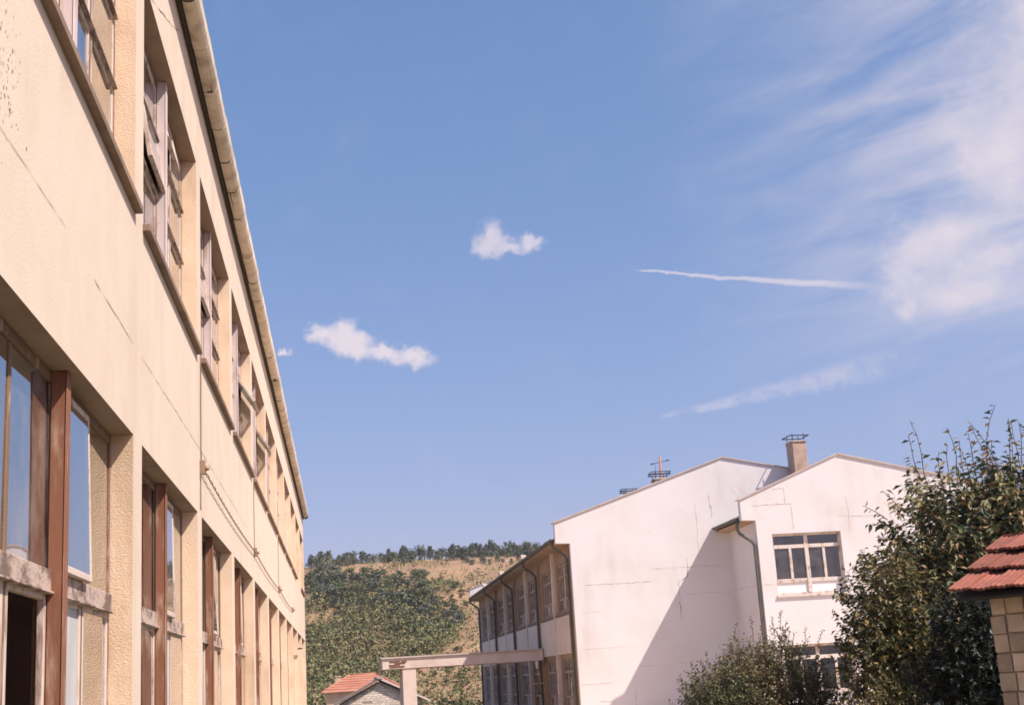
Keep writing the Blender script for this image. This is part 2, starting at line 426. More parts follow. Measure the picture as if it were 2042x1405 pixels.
hys = [132 + 4 * i for i in range(15)] + [192 + 2.5 * i for i in range(96)] + [440, 470, 520, 600, 800, 1500]
grid('hill', hxs, hys, gz, M_hill)

# ================================================================== LONG CREAM BUILDING ON THE LEFT
XW = -1.35                                   # its wall face
BE = 50.75                                   # its far corner
BS = 0.6
DEP = 0.145                                  # wall face to window frame
bays = [(9.13 + 4.1 * k - 3.7, 9.13 + 4.1 * k) for k in range(-1, 11)]
ROWS = ((1.0, 3.38), (5.0, 6.97))
WTOP = 7.86
LB = thing('cream_building', (-6.0, 25.0, 0.0), 'long two storey cream plastered building with rows of recessed windows', 'building')
b = MB()
ye = sorted([BS, BE] + [t for q in bays for t in q]); ze = sorted([0.0, WTOP] + [t for q in ROWS for t in q])
for i in range(len(ye) - 1):
    for j in range(len(ze) - 1):
        y0, y1, z0, z1 = ye[i], ye[i + 1], ze[j], ze[j + 1]
        if any(abs(y0 - q[0]) < 1e-6 for q in bays) and any(abs(z0 - q[0]) < 1e-6 for q in ROWS): continue
        b.face([(XW, y0, z0), (XW, y1, z0), (XW, y1, z1), (XW, y0, z1)])
xr = XW - 0.30
for (y0, y1) in bays:
    for (z0, z1) in ROWS:
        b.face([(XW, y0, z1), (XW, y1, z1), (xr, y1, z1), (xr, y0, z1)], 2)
        b.face([(XW, y0, z0), (xr, y0, z0), (xr, y1, z0), (XW, y1, z0)], 1)
        b.face([(XW, y1, z0), (xr, y1, z0), (xr, y1, z1), (XW, y1, z1)], 1)
        b.face([(XW, y0, z0), (XW, y0, z1), (xr, y0, z1), (xr, y0, z0)], 1)
XB = -11.5
b.face([(XW, BE, 0), (XB, BE, 0), (XB, BE, WTOP), (XW, BE, WTOP)])
b.face([(XW, BS, 0), (XW, BS, WTOP), (XB, BS, WTOP), (XB, BS, 0)])
b.face([(XB, BS, 0), (XB, BS, WTOP), (XB, BE, WTOP), (XB, BE, 0)])
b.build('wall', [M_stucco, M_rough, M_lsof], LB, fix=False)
b = MB()                                     # rooms behind the glass
b.face([(-6.5, BS, 0), (-6.5, BE, 0), (-6.5, BE, WTOP), (-6.5, BS, WTOP)])
for z in (0.25, 3.72, 4.1, 7.6):
    b.face([(xr, BS, z), (xr, BE, z), (-6.5, BE, z), (-6.5, BS, z)])
for k in range(0, 13, 2):
    y = 9.13 + 4.1 * (k - 1) + 0.2
    b.box(-6.5, xr - 0.02, y - 0.06, y + 0.06, 0.25, 3.72); b.box(-6.5, xr - 0.02, y - 0.06, y + 0.06, 4.1, 7.6)
b.build('interior_wall', M_room, LB, fix=False)
# roof
rp = [(-1.18, 8.04), (-6.4, 9.5), (-11.7, 8.04), (-11.7, 7.9), (-6.4, 9.36), (-1.18, 7.97)]
b = MB(); b.prism(rp, 'y', BS - 0.3, BE + 0.12); b.build('roof', M_roofgrey, LB)
# cement gutter, segment by segment; a dark bed shows at the joints
b = MB(); b.box(XW + 0.002, XW + 0.05, BS, BE - 0.01, 7.83, 7.88); b.build('gutter_shade_strip', M_dark, LB)  # dark strip painted in for the shade line between wall and gutter
gp = [(XW + 0.055, 7.865), (XW + 0.062, 7.835), (XW + 0.10, 7.825), (XW + 0.15, 7.828), (XW + 0.185, 7.85), (XW + 0.207, 7.89), (XW + 0.212, 7.94), (XW + 0.212, 8.0), (XW + 0.055, 8.0)]
gq = [(x + (0.005 if x < XW + 0.08 else -0.005 if x > XW + 0.17 else 0), z + (0.005 if z < 7.9 else -0.005)) for x, z in gp]
b = MB(); b.prism(gq, 'y', BS, BE - 0.02); b.build('gutter_joint_bed', M_joint, LB)
SEG = 0.99
b = MB(); b.prism(gp, 'y', 0.0, SEG - 0.026)
gme = b.mesh('gutter_segment', M_gutter)
rng = random.Random(3)
y = BS
i = 0
while y + SEG < BE + 0.15:
    rot = Matrix.Rotation(rng.uniform(-0.004, 0.004), 3, 'X') @ Matrix.Rotation(rng.uniform(-0.004, 0.004), 3, 'Z')
    o = place('gutter_segment', gme, LB, (rng.uniform(-0.004, 0.004), y, rng.uniform(-0.005, 0.005)), rot)
    if i == 20: o.location.z -= 0.02
    y += SEG; i += 1
# ---- windows
COLS = (0.0, 0.93, 1.85, 2.78, 3.7)
CACHE = {}
def cached(key, fn):
    if key not in CACHE: CACHE[key] = fn()
    return CACHE[key]
def lights(kind):
    """(z0, z1) of the rows of lights in a window"""
    return ((0.06, 1.22), (1.33, 2.32)) if kind == 'low' else ((0.06, 0.87), (0.92, 1.41), (1.48, 1.91))
def frame_mesh(kind):
    H = 2.38 if kind == 'low' else 1.97
    b = MB()
    b.box(-0.08, 0, 0.002, 0.035, 0, H); b.box(-0.08, 0, 3.665, 3.698, 0, H)
    b.box(-0.08, 0, 0.035, 3.665, H - 0.06, H - 0.002); b.box(-0.08, 0, 0.035, 3.665, 0.002, 0.06)
    for y in (0.93, 2.78): b.box(-0.075, -0.005, y - 0.025, y + 0.025, 0.06, H - 0.06)
    b.box(-0.075, -0.003, 1.81, 1.89, 0.06, H - 0.06)
    return b.mesh('window', M_frame, bevel=0.006)
def transom_mesh(w, h, dpt):
    b = MB(); b.box(-0.06, dpt, 0, w, 0, h); b.box(-0.002, dpt + 0.016, 0.004, w - 0.004, -0.016, -0.002)
    return b.mesh('transom', M_paint2, bevel=0.004)
def sash_mesh(w, h, t=0.042):
    b = MB()
    b.box(-0.04, 0, 0, t, 0, h); b.box(-0.04, 0, w - t, w, 0, h)
    b.box(-0.04, 0, t, w - t, 0, t); b.box(-0.04, 0, t, w - t, h - t, h)
    return b.mesh('sash', M_paint, bevel=0.005)
def pane_mesh(w, h, m):
    b = MB(); b.box(-0.005, 0, 0, w, 0, h)
    return b.mesh('pane', m)
def post_mesh(H, m):
    b = MB(); b.box(0, 0.075, -0.05, 0.05, 0.001, H - 0.001)
    b.box(0.075, 0.083, -0.055, 0.055, 0.001, H - 0.001)
    return b.mesh('post', m, bevel=0.004)
rng = random.Random(11)
def left_window(k, y0, row):
    kind = 'low' if row == 0 else 'up'
    z0, z1 = ROWS[row]; H = z1 - z0
    xf = XW - DEP
    w = place('window', cached(('f', kind), lambda: frame_mesh(kind)), LB, (xf, y0, z0))
    place('post', cached(('p', kind), lambda: post_mesh(H, M_rust if kind == 'low' else M_lilac)), w, (xf, y0 + 1.85, z0))
    rows = lights(kind)
    for c in range(4):
        a = COLS[c] + (0.036 if c == 0 else 0.041 if c == 2 else 0.026)
        e = COLS[c + 1] - (0.036 if c == 3 else 0.041 if c == 1 else 0.026)
        cw = e - a
        for r, (l0, l1) in enumerate(rows):
            ch = l1 - l0
            if r and c in (0, 2):             # rail under this light, across both columns
                th = l0 - rows[r - 1][1]
                place('transom', cached(('t', c, round(th, 3), kind), lambda: transom_mesh(1.773, th, 0.03 if kind == 'low' else 0.022)), w, (xf - 0.01, y0 + a, z0 + rows[r - 1][1]))
            rot = Matrix.Identity(3); piv = Vector((xf - 0.004, y0 + a, z0 + l0))
            opened = 0.0
            if kind == 'low' and r == 1 and c == 2: opened = R(rng.uniform(1.2, 2.2))
            if kind == 'up' and k in (3, 4) and r == 1 and c == 3: opened = R(33)
            if kind == 'up' and k in (1, 2, 6) and r == 1 and c == 1: opened = R(9)
            if kind == 'up' and k in (1, 5) and r == 2 and c == 2: opened = R(12)
            m = M_glass
            if kind == 'low' and r == 0 and c == 2: m = M_board
            elif rng.random() < 0.25: m = M_glassd
            if opened:
                rot = Matrix.Rotation(-opened, 3, 'Y')
                top = Vector((xf + (0.028 if kind == 'low' else 0.006), y0 + a, z0 + l1))
                piv = top + rot @ Vector((0, 0, -ch))
            sash = kind == 'up' or r == 0 or opened
            t = 0.038 if sash else 0.0
            if sash: place('sash', cached(('s', round(cw, 3), round(ch, 3)), lambda: sash_mesh(cw, ch)), w, tuple(piv), rot)
            if kind == 'low' and k == 0 and r == 0 and c == 1: continue       # broken out: the dark room shows
            if kind == 'low' and k == 0 and r == 0 and c == 0: continue
            if kind == 'up' and k in (2, 7) and r == 1 and c == 0: continue
            tilt = Matrix.Rotation(rng.uniform(-0.006, 0.006), 3, 'Z') @ Matrix.Rotation(rng.uniform(-0.006, 0.006), 3, 'Y')
            place('pane', cached(('g', round(cw - 2 * t, 3), round(ch - 2 * t, 3), m.name), lambda: pane_mesh(cw - 2 * t, ch - 2 * t, m)), w, tuple(piv + rot @ Vector((-0.007, t, t))), rot @ tilt)
    return w
for k, (y0, y1) in enumerate(bays):
    for row in (0, 1): left_window(k - 1, y0, row)
# sills under the upper windows
b = MB(); b.box(-0.16, 0.055, 0.0, 3.74, -0.055, 0.003); sme = b.mesh('window_sill', M_sill, bevel=0.006)
for k, (y0, y1) in enumerate(bays):
    if k in (10,): continue
    place('window_sill', sme, LB, (XW, y0 - 0.02, ROWS[1][0] + rng.uniform(-0.008, 0.004)), Matrix.Rotation(rng.uniform(-0.003, 0.003), 3, 'X'))
# hairline cracks and an old patch of peeling
def crack_x(parent, x, pts, w, m, seed, side=1):
    """jagged hairline on a wall that faces x"""
    r = random.Random(seed); P = []
    for (a, c) in zip(pts[:-1], pts[1:]):
        n = max(3, int(math.hypot(c[0] - a[0], c[1] - a[1]) / 0.12))
        for i in range(n):
            t = i / n; P.append((a[0] + (c[0] - a[0]) * t + r.uniform(-1, 1) * w * 0.8, a[1] + (c[1] - a[1]) * t + r.uniform(-1, 1) * w * 0.8))
    P.append(pts[-1])
    return P
def ribbon(P, w, mk, seed):
    r = random.Random(seed); b = MB(); Q = []
    for i, p in enumerate(P):
        q0, q1 = P[max(0, i - 1)], P[min(len(P) - 1, i + 1)]
        dx, dz = q1[0] - q0[0], q1[1] - q0[1]; L = math.hypot(dx, dz) or 1
        ww = w * r.uniform(0.15, 1.0) * (0.3 if i in (0, len(P) - 1) else 1)
        Q.append(((p[0] - dz / L * ww, p[1] + dx / L * ww), (p[0] + dz / L * ww, p[1] - dx / L * ww)))
    for a, c in zip(Q[:-1], Q[1:]): b.face([mk(*a[0]), mk(*a[1]), mk(*c[1]), mk(*c[0])])
    return b
n = 0
for pts, w in (([(5.0, 3.985), (6.8, 4.03)], 0.003), ([(7.6, 4.0), (9.1, 4.0)], 0.0045), ([(9.46, 4.0), (13.5, 4.03)], 0.0035), ([(9.8, 6.97), (11.2, 7.45), (11.8, 7.7)], 0.007), ([(13.5, 4.03), (20.0, 4.02)], 0.004)):
    n += 1
    ribbon(crack_x(LB, XW, pts, w, None, n), w, lambda a, c: (XW + 0.003, a, c), n).build('crack', M_crackd, LB, fix=False)
b = MB(); r = random.Random(8)
for i in range(120):
    a, c = r.gauss(5.52, 0.17), r.gauss(4.30, 0.2)
    if i % 3 == 0: a, c = 5.5 + 0.12 * math.sin(i * 0.9) + r.gauss(0, 0.03), 4.1 + i * 0.0028 + r.gauss(0, 0.03)
    s = r.uniform(0.002, 0.009) * (1.6 if r.random() < 0.15 else 1)
    an0 = r.uniform(0, 6.28); nn = r.randint(4, 6)
    b.face([(XW + 0.004, a + math.cos(an0 + 6.28 * j / nn) * s * r.uniform(0.5, 1.3), c + math.sin(an0 + 6.28 * j / nn) * s * r.uniform(0.5, 1.6)) for j in range(nn)])
tag(b.build('peeling_spots', M_crack, LB, fix=False), 'dark flecks where the plaster has peeled', kind='stuff')
# twisted supply cable pinned along the wall
CB = thing('wall_cable', (XW + 0.03, 13.49, 3.82), 'dark twisted cable pinned along the cream wall between the window rows', 'cable')
pins = [(13.49, 3.84), (21.7, 3.80), (29.9, 3.79), (37.7, 3.79)]
for (a, c) in zip(pins[:-1], pins[1:]):
    b = MB()
    for ph in (0, PI):
        pts = []
        for i in range(61):
            t = i / 60; yy = a[0] + (c[0] - a[0]) * t
            pts.append((XW + 0.035 + 0.008 * math.cos(t * 70 + ph), yy, a[1] + (c[1] - a[1]) * t - 0.05 * 4 * t * (1 - t) + 0.010 * math.sin(t * 70 + ph)))
        b.tube(pts, 0.005, n=4)
    b.build('cable_span', M_cable, CB)
for i, (yy, zz) in enumerate(pins):
    b = MB(); b.box(XW + 0.001, XW + 0.05, yy - 0.045, yy + 0.045, zz - 0.06, zz + 0.08); b.tube([(XW + 0.05, yy, zz), (XW + 0.09, yy, zz)], 0.03, 0.02, 8)
    b.build('insulator', M_porc, CB, bevel=0.004)
for yy, z0, z1 in ((13.47, 3.92, 5.0), (13.43, 3.42, 3.78), (21.7, 3.87, 5.0), (29.9, 3.86, 4.9)):
    b = MB(); r = random.Random(int(yy * 7))
    b.tube([(XW + 0.012, yy + r.uniform(-0.015, 0.015), z0 + (z1 - z0) * i / 8) for i in range(9)], 0.006, n=5)
    b.build('riser_wire', M_cable, CB)
# short pipe stub near the far corner, a loose batten on a far window
tag(BX(XW + 0.001, XW + 0.14, 41.8, 41.84, 2.86, 2.9).build('wall_bracket', M_iron), 'small dark iron bracket near the far corner of the cream wall', 'bracket')

# ================================================================== WHITE GABLED BUILDING ON THE RIGHT
RB = thing('white_building', (15.0, 58.0, 0.0), 'white plastered two storey building with stepped gables and a front wing', 'building')
XF, Y0, Y1 = 7.5, 44.0, 75.0
gpoly = [(7.5, 0), (7.5, 5.83), (7.02, 5.85), (7.02, 6.52), (12.89, 8.46), (24.5, 6.14), (24.5, 5.5), (24.0, 5.5), (24.0, 0)]
b = MB(); b.prism(gpoly, 'y', Y0, Y0 + 0.25); tag(b.build('gable_wall', M_white, RB), 'tall white gable wall with cracks, half in shadow')
b = MB(); b.prism(gpoly, 'y', Y1, Y1 + 0.25); b.build('gable_wall', M_white, RB)
def coping(pa, pb, y0, y1, parent):
    """thin sheet capping a rake from pa to pb"""
    dx, dz = pb[0] - pa[0], pb[1] - pa[1]; L = math.hypot(dx, dz); nx, nzv = -dz / L, dx / L
    lo = 0.004
    poly = [(pa[0] + nx * lo, pa[1] + nzv * lo), (pb[0] + nx * lo, pb[1] + nzv * lo), (pb[0] + nx * 0.036, pb[1] + nzv * 0.036), (pa[0] + nx * 0.036, pa[1] + nzv * 0.036)]
    b = MB(); b.prism(poly, 'y', y0, y1)
    return b.build('coping', M_coping, parent)
coping((6.97, 6.503), (12.885, 8.458), Y0 - 0.05, Y0 + 0.3, RB)
coping((12.9, 8.458), (24.55, 6.13), Y0 - 0.05, Y0 + 0.3, RB)
coping((6.97, 6.503), (12.885, 8.458), Y1 - 0.05, Y1 + 0.3, RB)
# side wall towards the yard (shaded)
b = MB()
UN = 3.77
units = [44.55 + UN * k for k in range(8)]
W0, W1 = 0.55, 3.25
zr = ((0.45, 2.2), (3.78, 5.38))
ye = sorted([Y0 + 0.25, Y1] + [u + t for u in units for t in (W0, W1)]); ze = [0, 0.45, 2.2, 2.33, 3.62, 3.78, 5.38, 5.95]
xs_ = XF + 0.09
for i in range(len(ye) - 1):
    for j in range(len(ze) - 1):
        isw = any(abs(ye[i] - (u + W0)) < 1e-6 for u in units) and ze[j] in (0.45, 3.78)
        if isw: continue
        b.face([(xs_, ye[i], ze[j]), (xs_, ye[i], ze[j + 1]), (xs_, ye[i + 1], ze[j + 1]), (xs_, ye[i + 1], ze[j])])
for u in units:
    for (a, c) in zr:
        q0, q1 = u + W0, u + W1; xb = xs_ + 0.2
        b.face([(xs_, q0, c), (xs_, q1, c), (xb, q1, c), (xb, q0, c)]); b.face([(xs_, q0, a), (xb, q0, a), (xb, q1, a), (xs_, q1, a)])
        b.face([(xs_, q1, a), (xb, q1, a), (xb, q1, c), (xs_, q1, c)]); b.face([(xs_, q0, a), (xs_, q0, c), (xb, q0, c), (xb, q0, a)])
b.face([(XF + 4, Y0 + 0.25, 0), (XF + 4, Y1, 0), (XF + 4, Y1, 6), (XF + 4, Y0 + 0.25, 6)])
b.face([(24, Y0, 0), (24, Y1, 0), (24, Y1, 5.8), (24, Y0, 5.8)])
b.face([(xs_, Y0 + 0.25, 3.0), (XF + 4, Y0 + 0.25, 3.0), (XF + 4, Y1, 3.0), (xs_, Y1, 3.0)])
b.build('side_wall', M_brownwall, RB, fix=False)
for k, u in enumerate(units):
    BX(XF + 0.004, XF + 0.16, u + 0.16, u + UN - 0.14, 2.33, 3.60).build('spandrel_panel', M_panel, RB, bevel=0.008)
    BX(XF + 0.0, XF + 0.2, u + 0.1, u + UN - 0.1, 3.62, 3.70).build('window_sill', M_sill, RB)
    BX(XF - 0.02, XF + 0.2, u - 0.11, u + 0.11, 0, 5.93).build('pilaster', M_panel if k % 2 else M_soffit, RB)
b = MB(); b.prism([(7.08, 5.90), (7.6, 5.90), (7.6, 5.96), (7.08, 5.96)], 'y', Y0 + 0.252, Y1 - 0.002); b.build('soffit', M_soffit, RB)
M_rpaint = mat('dull_frame_paint', (0.44, 0.35, 0.31), 0.8, (0.27, 0.2, 0.17), 3.0, 0.45, 0.65)
def rwin_frame(w, h):
    b = MB()
    for i in range(5):
        y = i * w / 4; hw = 0.05 if i in (0, 2, 4) else 0.032
        b.box(0, 0.07, max(0.002, y - hw), min(w - 0.002, y + hw), 0.002, h - 0.002)
    for z, hh in ((0.04, 0.035), (h * 0.26, 0.035), (h * 0.74, 0.045), (h - 0.04, 0.035)): b.box(-0.006, 0.065, 0.004, w - 0.004, z - hh, z + hh)
    return b.mesh('window', M_rpaint)
Mrg = glass('dark_tinted_glass', (0.25, 0.28, 0.28), 1.45, 0.14, (0.35, 0.30, 0.27))  # glass with a dark tint of its own
Mwb = mat('painted_panel', (0.55, 0.46, 0.42), 0.8)
rw_pane = {}
for k, u in enumerate(units):
    for (a, c) in zr:
        w, h = W1 - W0, c - a
        o = place('window', cached(('rf', round(h, 2)), lambda: rwin_frame(w, h)), RB, (xs_ + 0.06, u + W0, a))
        for ci in range(4):
            for ri, (f0, f1) in enumerate(((0.05, 0.24), (0.28, 0.72), (0.77, 0.97))):
                m = Mwb if (ri == 0 and (k * 3 + ci) % 3) else Mrg
                me = cached(('rp', round(h, 2), ri, m.name), lambda: BX(0, 0.006, 0, w / 4 - 0.07, 0, h * (f1 - f0)).mesh('pane', m))
                place('pane', me, o, (xs_ + 0.10, u + W0 + ci * w / 4 + 0.035, a + h * f0))
# roof with its gutter and downpipes
b = MB(); b.prism([(6.98, 6.02), (12.89, 8.0), (24.4, 5.82), (24.4, 5.70), (12.89, 7.87), (7.1, 5.96)], 'y', Y0 + 0.253, Y1 - 0.003); b.build('roof', M_roofgrey, RB)
def gutter(x, z, y0, y1, parent):
    b = MB(); pr = [(x + 0.07 * math.cos(t), z + 0.07 * math.sin(t)) for t in [PI + PI * i / 6 for i in range(7)]] + [(x + 0.055 * math.cos(t), z + 0.055 * math.sin(t)) for t in [2 * PI - PI * i / 6 for i in range(7)]]
    b.prism(pr, 'y', y0, y1); return b.build('gutter', M_pipe, parent)
gutter(6.97, 6.03, Y0 + 0.26, Y1 - 0.01, RB)
def downpipe(parent, x, y, z, xw, zb=0.0, r=0.047):
    b = MB(); b.tube([(x, y, z), (x, y, z - 0.18), (x + 0.03, y, z - 0.24), (xw - 0.05, y, z - 0.52), (xw, y, z - 0.62), (xw, y, zb)], r, n=8)
    o = b.build('downpipe', M_pipe, parent)
    return o
for yy in (44.42, 52.05, 59.6, 66.95, 74.6):
    o = downpipe(RB, 6.97, yy, 5.98, XF - 0.08)
    if 50 < yy < 70: BX(6.90, 7.10, yy - 0.11, yy + 0.11, 6.06, 6.22).build('hopper', M_panel, o, bevel=0.02)
# front wing
WY = 41.0
wx0, wx1 = 12.92, 22.1
wins = ((13.40, 15.63, 3.63, 5.53), (13.40, 15.63, 0.25, 2.12))
b = MB()
xe = [wx0, 13.40, 15.63, wx1]; ze = [0, 0.25, 2.12, 3.63, 5.53, 5.98]
for i in range(3):
    for j in range(5):
        if i == 1 and ze[j] in (0.25, 3.63): continue
        b.face([(xe[i], WY, ze[j]), (xe[i + 1], WY, ze[j]), (xe[i + 1], WY, ze[j + 1]), (xe[i], WY, ze[j + 1])])
for (x0, x1, z0, z1) in wins:
    yb = WY + 0.3
    b.face([(x0, WY, z1), (x1, WY, z1), (x1, yb, z1), (x0, yb, z1)]); b.face([(x0, WY, z0), (x0, yb, z0), (x1, yb, z0), (x1, WY, z0)])
    b.face([(x1, WY, z0), (x1, yb, z0), (x1, yb, z1), (x1, WY, z1)]); b.face([(x0, WY, z0), (x0, WY, z1), (x0, yb, z1), (x0, yb, z0)])
b.face([(wx0, WY, 0), (wx0, WY, 5.98), (wx0, Y0, 5.98), (wx0, Y0, 0)])
b.face([(wx1, WY, 0), (wx1, Y0, 0), (wx1, Y0, 5.7), (wx1, WY, 5.7)])
b.face([(wx0 + 0.01, WY + 2.8, 0), (wx1, WY + 2.8, 0), (wx1, WY + 2.8, 5.9), (wx0 + 0.01, WY + 2.8, 5.9)])
tag(b.build('wing_wall', M_white, RB, fix=False), 'white wall of the front wing with two windows')
b = MB(); b.prism([(wx0, 5.98), (12.47, 6.0), (12.47, 6.64), (15.8, 7.96), (22.6, 6.32), (22.6, 5.7), (wx1, 5.7), (wx1, 5.98)], 'y', WY, WY + 0.25); b.build('wing_gable', M_white, RB)
coping((12.42, 6.62), (15.795, 7.958), WY - 0.05, WY + 0.3, RB)
coping((15.81, 7.956), (22.65, 6.306), WY - 0.05, WY + 0.3, RB)
b = MB(); b.prism([(12.40, 6.10), (15.8, 7.55), (22.5, 5.95), (22.5, 5.83), (15.8, 7.42), (12.52, 6.04)], 'y', WY + 0.253, Y0 - 0.003); b.build('wing_roof', M_roofgrey, RB)
b = MB(); b.prism([(12.47, 5.93), (12.98, 5.93), (12.98, 5.985), (12.47, 5.985)], 'y', WY + 0.252, Y0 - 0.002); b.build('wing_soffit', M_soffit, RB)
gutter(12.38, 6.10, WY + 0.26, Y0 - 0.01, RB)
b = MB(); b.tube([(12.40, WY + 0.33, 6.07), (12.40, WY + 0.33, 5.75), (12.45, WY + 0.30, 5.62), (12.76, WY + 0.14, 5.36), (12.84, WY + 0.1, 5.22), (12.84, WY + 0.1, 0.0)], 0.055, n=8); b.build('downpipe', M_pipe, RB)
M_wpaint = mat('wing_peeling_paint', (0.62, 0.56, 0.53), 0.7, (0.40, 0.27, 0.20), 4.0, 0.5, 0.66, stretch=(1, 1, 1))  # peeling paint of the wing window frames
M_wpanel = mat('white_window_panel', (0.76, 0.74, 0.76), 0.6)
Mwg = glass('wing_glass', (0.30, 0.36, 0.38), 1.42, 0.06)
for (x0, x1, z0, z1) in wins:
    w, h = x1 - x0, z1 - z0; yb = WY + 0.16
    b = MB()
    b.box(x0 + 0.002, x0 + 0.07, yb, yb + 0.07, z0 + 0.002, z1 - 0.002); b.box(x1 - 0.07, x1 - 0.002, yb, yb + 0.07, z0 + 0.002, z1 - 0.002)
    b.box(x0 + 0.07, x1 - 0.07, yb, yb + 0.07, z1 - 0.07, z1 - 0.002); b.box(x0 + 0.07, x1 - 0.07, yb, yb + 0.07, z0 + 0.002, z0 + 0.07)
    xm = (x0 + x1) / 2
    b.box(xm - 0.06, xm + 0.06, yb - 0.02, yb + 0.06, z0 + 0.07, z1 - 0.07)
    za, zb = z0 + h * 0.235, z0 + h * 0.79
    for z in (za, zb): b.box(x0 + 0.07, xm - 0.06, yb - 0.012, yb + 0.06, z - 0.055, z + 0.055); b.box(xm + 0.06, x1 - 0.07, yb - 0.012, yb + 0.06, z - 0.055, z + 0.055)
    for q in (x0 + w * 0.26, x0 + w * 0.75): b.box(q - 0.04, q + 0.04, yb - 0.008, yb + 0.05, za + 0.055, zb - 0.055)
    o = b.build('window', M_wpaint, RB)
    for (p0, p1) in ((x0 + 0.07, xm - 0.06), (xm + 0.06, x1 - 0.07)):
        BX(p0, p1, yb + 0.03, yb + 0.04, z0 + 0.07, za - 0.055).build('panel', M_wpanel, o)
        BX(p0, p1, yb + 0.035, yb + 0.041, zb + 0.055, z1 - 0.07).build('pane', Mwg, o)
        q = x0 + w * (0.26 if p0 < xm - 0.5 else 0.75)
        BX(p0, q - 0.04, yb + 0.035, yb + 0.041, za + 0.055, zb - 0.055).build('pane', Mwg, o)
        BX(q + 0.04, p1, yb + 0.036, yb + 0.042, za + 0.055, zb - 0.055).build('pane', Mwg, o)
    BX(x0 - 0.03, x1 + 0.03, WY - 0.06, WY + 0.15, z0 - 0.06, z0 + 0.001).build('window_sill', M_wpaint, RB)
# chimneys with iron cap frames
def chimney(x0, x1, y0, y1, z0, z1, ring, label):
    b = MB(); b.box(x0, x1, y0, y1, z0, z1); b.box(x0 - 0.03, x1 + 0.03, y0 - 0.03, y1 + 0.03, z1, z1 + 0.05)
    c = tag(b.build('chimney', M_chim, RB, bevel=0.01), label)
    b = MB(); e = 0.04
    for x in (x0 + e, x1 - e):
        for y in (y0 + e, y1 - e): b.tube([(x, y, z1 + 0.05), (x, y, z1 + 0.30)], 0.014, n=5)
    A = [(x0 - 0.1, y0 - 0.06), (x1 + 0.1, y0 - 0.06), (x1 + 0.1, y1 + 0.06), (x0 - 0.1, y1 + 0.06), (x0 - 0.1, y0 - 0.06)]
    for i in range(4): b.tube([A[i] + (z1 + 0.22,), A[i + 1] + (z1 + 0.22,)], 0.018, n=5)
    if ring:
        for i in range(4): b.tube([A[i] + (z1 + 0.30,), A[i + 1] + (z1 + 0.30,)], 0.016, n=5)
    b.build('cap_frame', M_iron, c)
    return c
chimney(15.18, 15.66, 43.3, 43.95, 6.8, 8.78, False, 'tall brown rendered chimney between the two gables')
chimney(11.92, 12.44, 49.8, 50.4, 7.3, 8.62, True, 'low chimney just showing over the gable edge')
chimney(10.74, 11.12, 49.9, 50.3, 7.0, 8.02, True, 'lowest chimney nearest the left eave')
AN = thing('aerial_mast', (12.36, 50.9, 8.0), 'thin reddish aerial mast with a dark crossbar behind the gable', 'aerial')
b = MB(); b.tube([(12.38, 50.9, 7.8), (12.46, 50.9, 9.66)], 0.04, n=8); b.build('mast', M_mast, AN)
b = MB(); b.tube([(12.05, 50.9, 9.38), (12.82, 50.9, 9.52)], 0.012, n=5); b.tube([(12.08, 50.9, 9.385), (12.18, 50.9, 9.40)], 0.026, n=6); b.tube([(12.70, 50.9, 9.50), (12.80, 50.9, 9.52)], 0.026, n=6); b.tube([(12.22, 50.9, 8.9), (12.25, 50.9, 9.40)], 0.008, n=4); b.build('crossbar', M_iron, AN)
# cracks along the panel joints of the gables
gc = [([(12.33, 7.24), (12.33, 6.9), (12.40, 6.7), (12.33, 6.45)], .016), ([(11.82, 7.01), (11.83, 6.17), (11.8, 4.97)], .009), ([(11.38, 5.22), (11.37, 4.56), (11.03, 4.38), (11.02, 3.2)], .02), ([(7.91, 4.44), (10.13, 4.45)], .014), ([(10.16, 4.87), (12.62, 4.87)], .014), ([(11.3, 4.0), (12.85, 3.99)], .014), ([(7.55, 1.29), (8.7, 1.31)], .01), ([(9.5, 1.77), (11.1, 1.78)], .01), ([(9.29, 1.3), (9.31, 0.4)], .01), ([(7.65, 3.57), (8.6, 3.56)], .006), ([(13.3, 7.5), (14.5, 6.4)], .006), ([(12.95, 7.6), (13.5, 6.9)], .006), ([(7.6, 2.4), (9.6, 2.42)], .005), ([(8.1, 0.75), (8.6, 0.7)], .01)]
for i, (pts, w) in enumerate(gc):
    ribbon(crack_x(RB, 0, pts, w * 1.6, None, 40 + i), w, lambda a, c: (a, Y0 - 0.003, c), 40 + i).build('crack', M_crack if i not in (0, 2) else M_crackd, RB, fix=False)
wc = [([(12.81, 6.44), (14.17, 6.46)], .014), ([(13.94, 6.95), (13.92, 6.47)], .014), ([(13.5, 6.93), (13.95, 6.95)], .008), ([(14.11, 6.43), (14.12, 5.6)], .014), ([(15.58, 6.0), (17.2, 5.93)], .011), ([(15.94, 6.59), (15.97, 6.1), (15.94, 5.48)], .014), ([(12.95, 3.98), (13.38, 3.97)], .012), ([(17.3, 6.6), (17.35, 5.8)], .01), ([(16.1, 3.2), (16.2, 2.6)], .006)]
for i, (pts, w) in enumerate(wc):
    ribbon(crack_x(RB, 0, pts, w * 1.6, None, 70 + i), w, lambda a, c: (a, WY - 0.003, c), 70 + i).build('crack', M_crack, RB, fix=False)
for i, (pts, w) in enumerate([([(41.4, 4.0), (43.6, 4.03)], .012), ([(41.6, 3.2), (42.9, 3.05)], .006)]):
    ribbon(crack_x(RB, 0, pts, w, None, 90 + i), w, lambda a, c: (wx0 - 0.003, a, c), 90 + i).build('crack', M_crack, RB, fix=False)

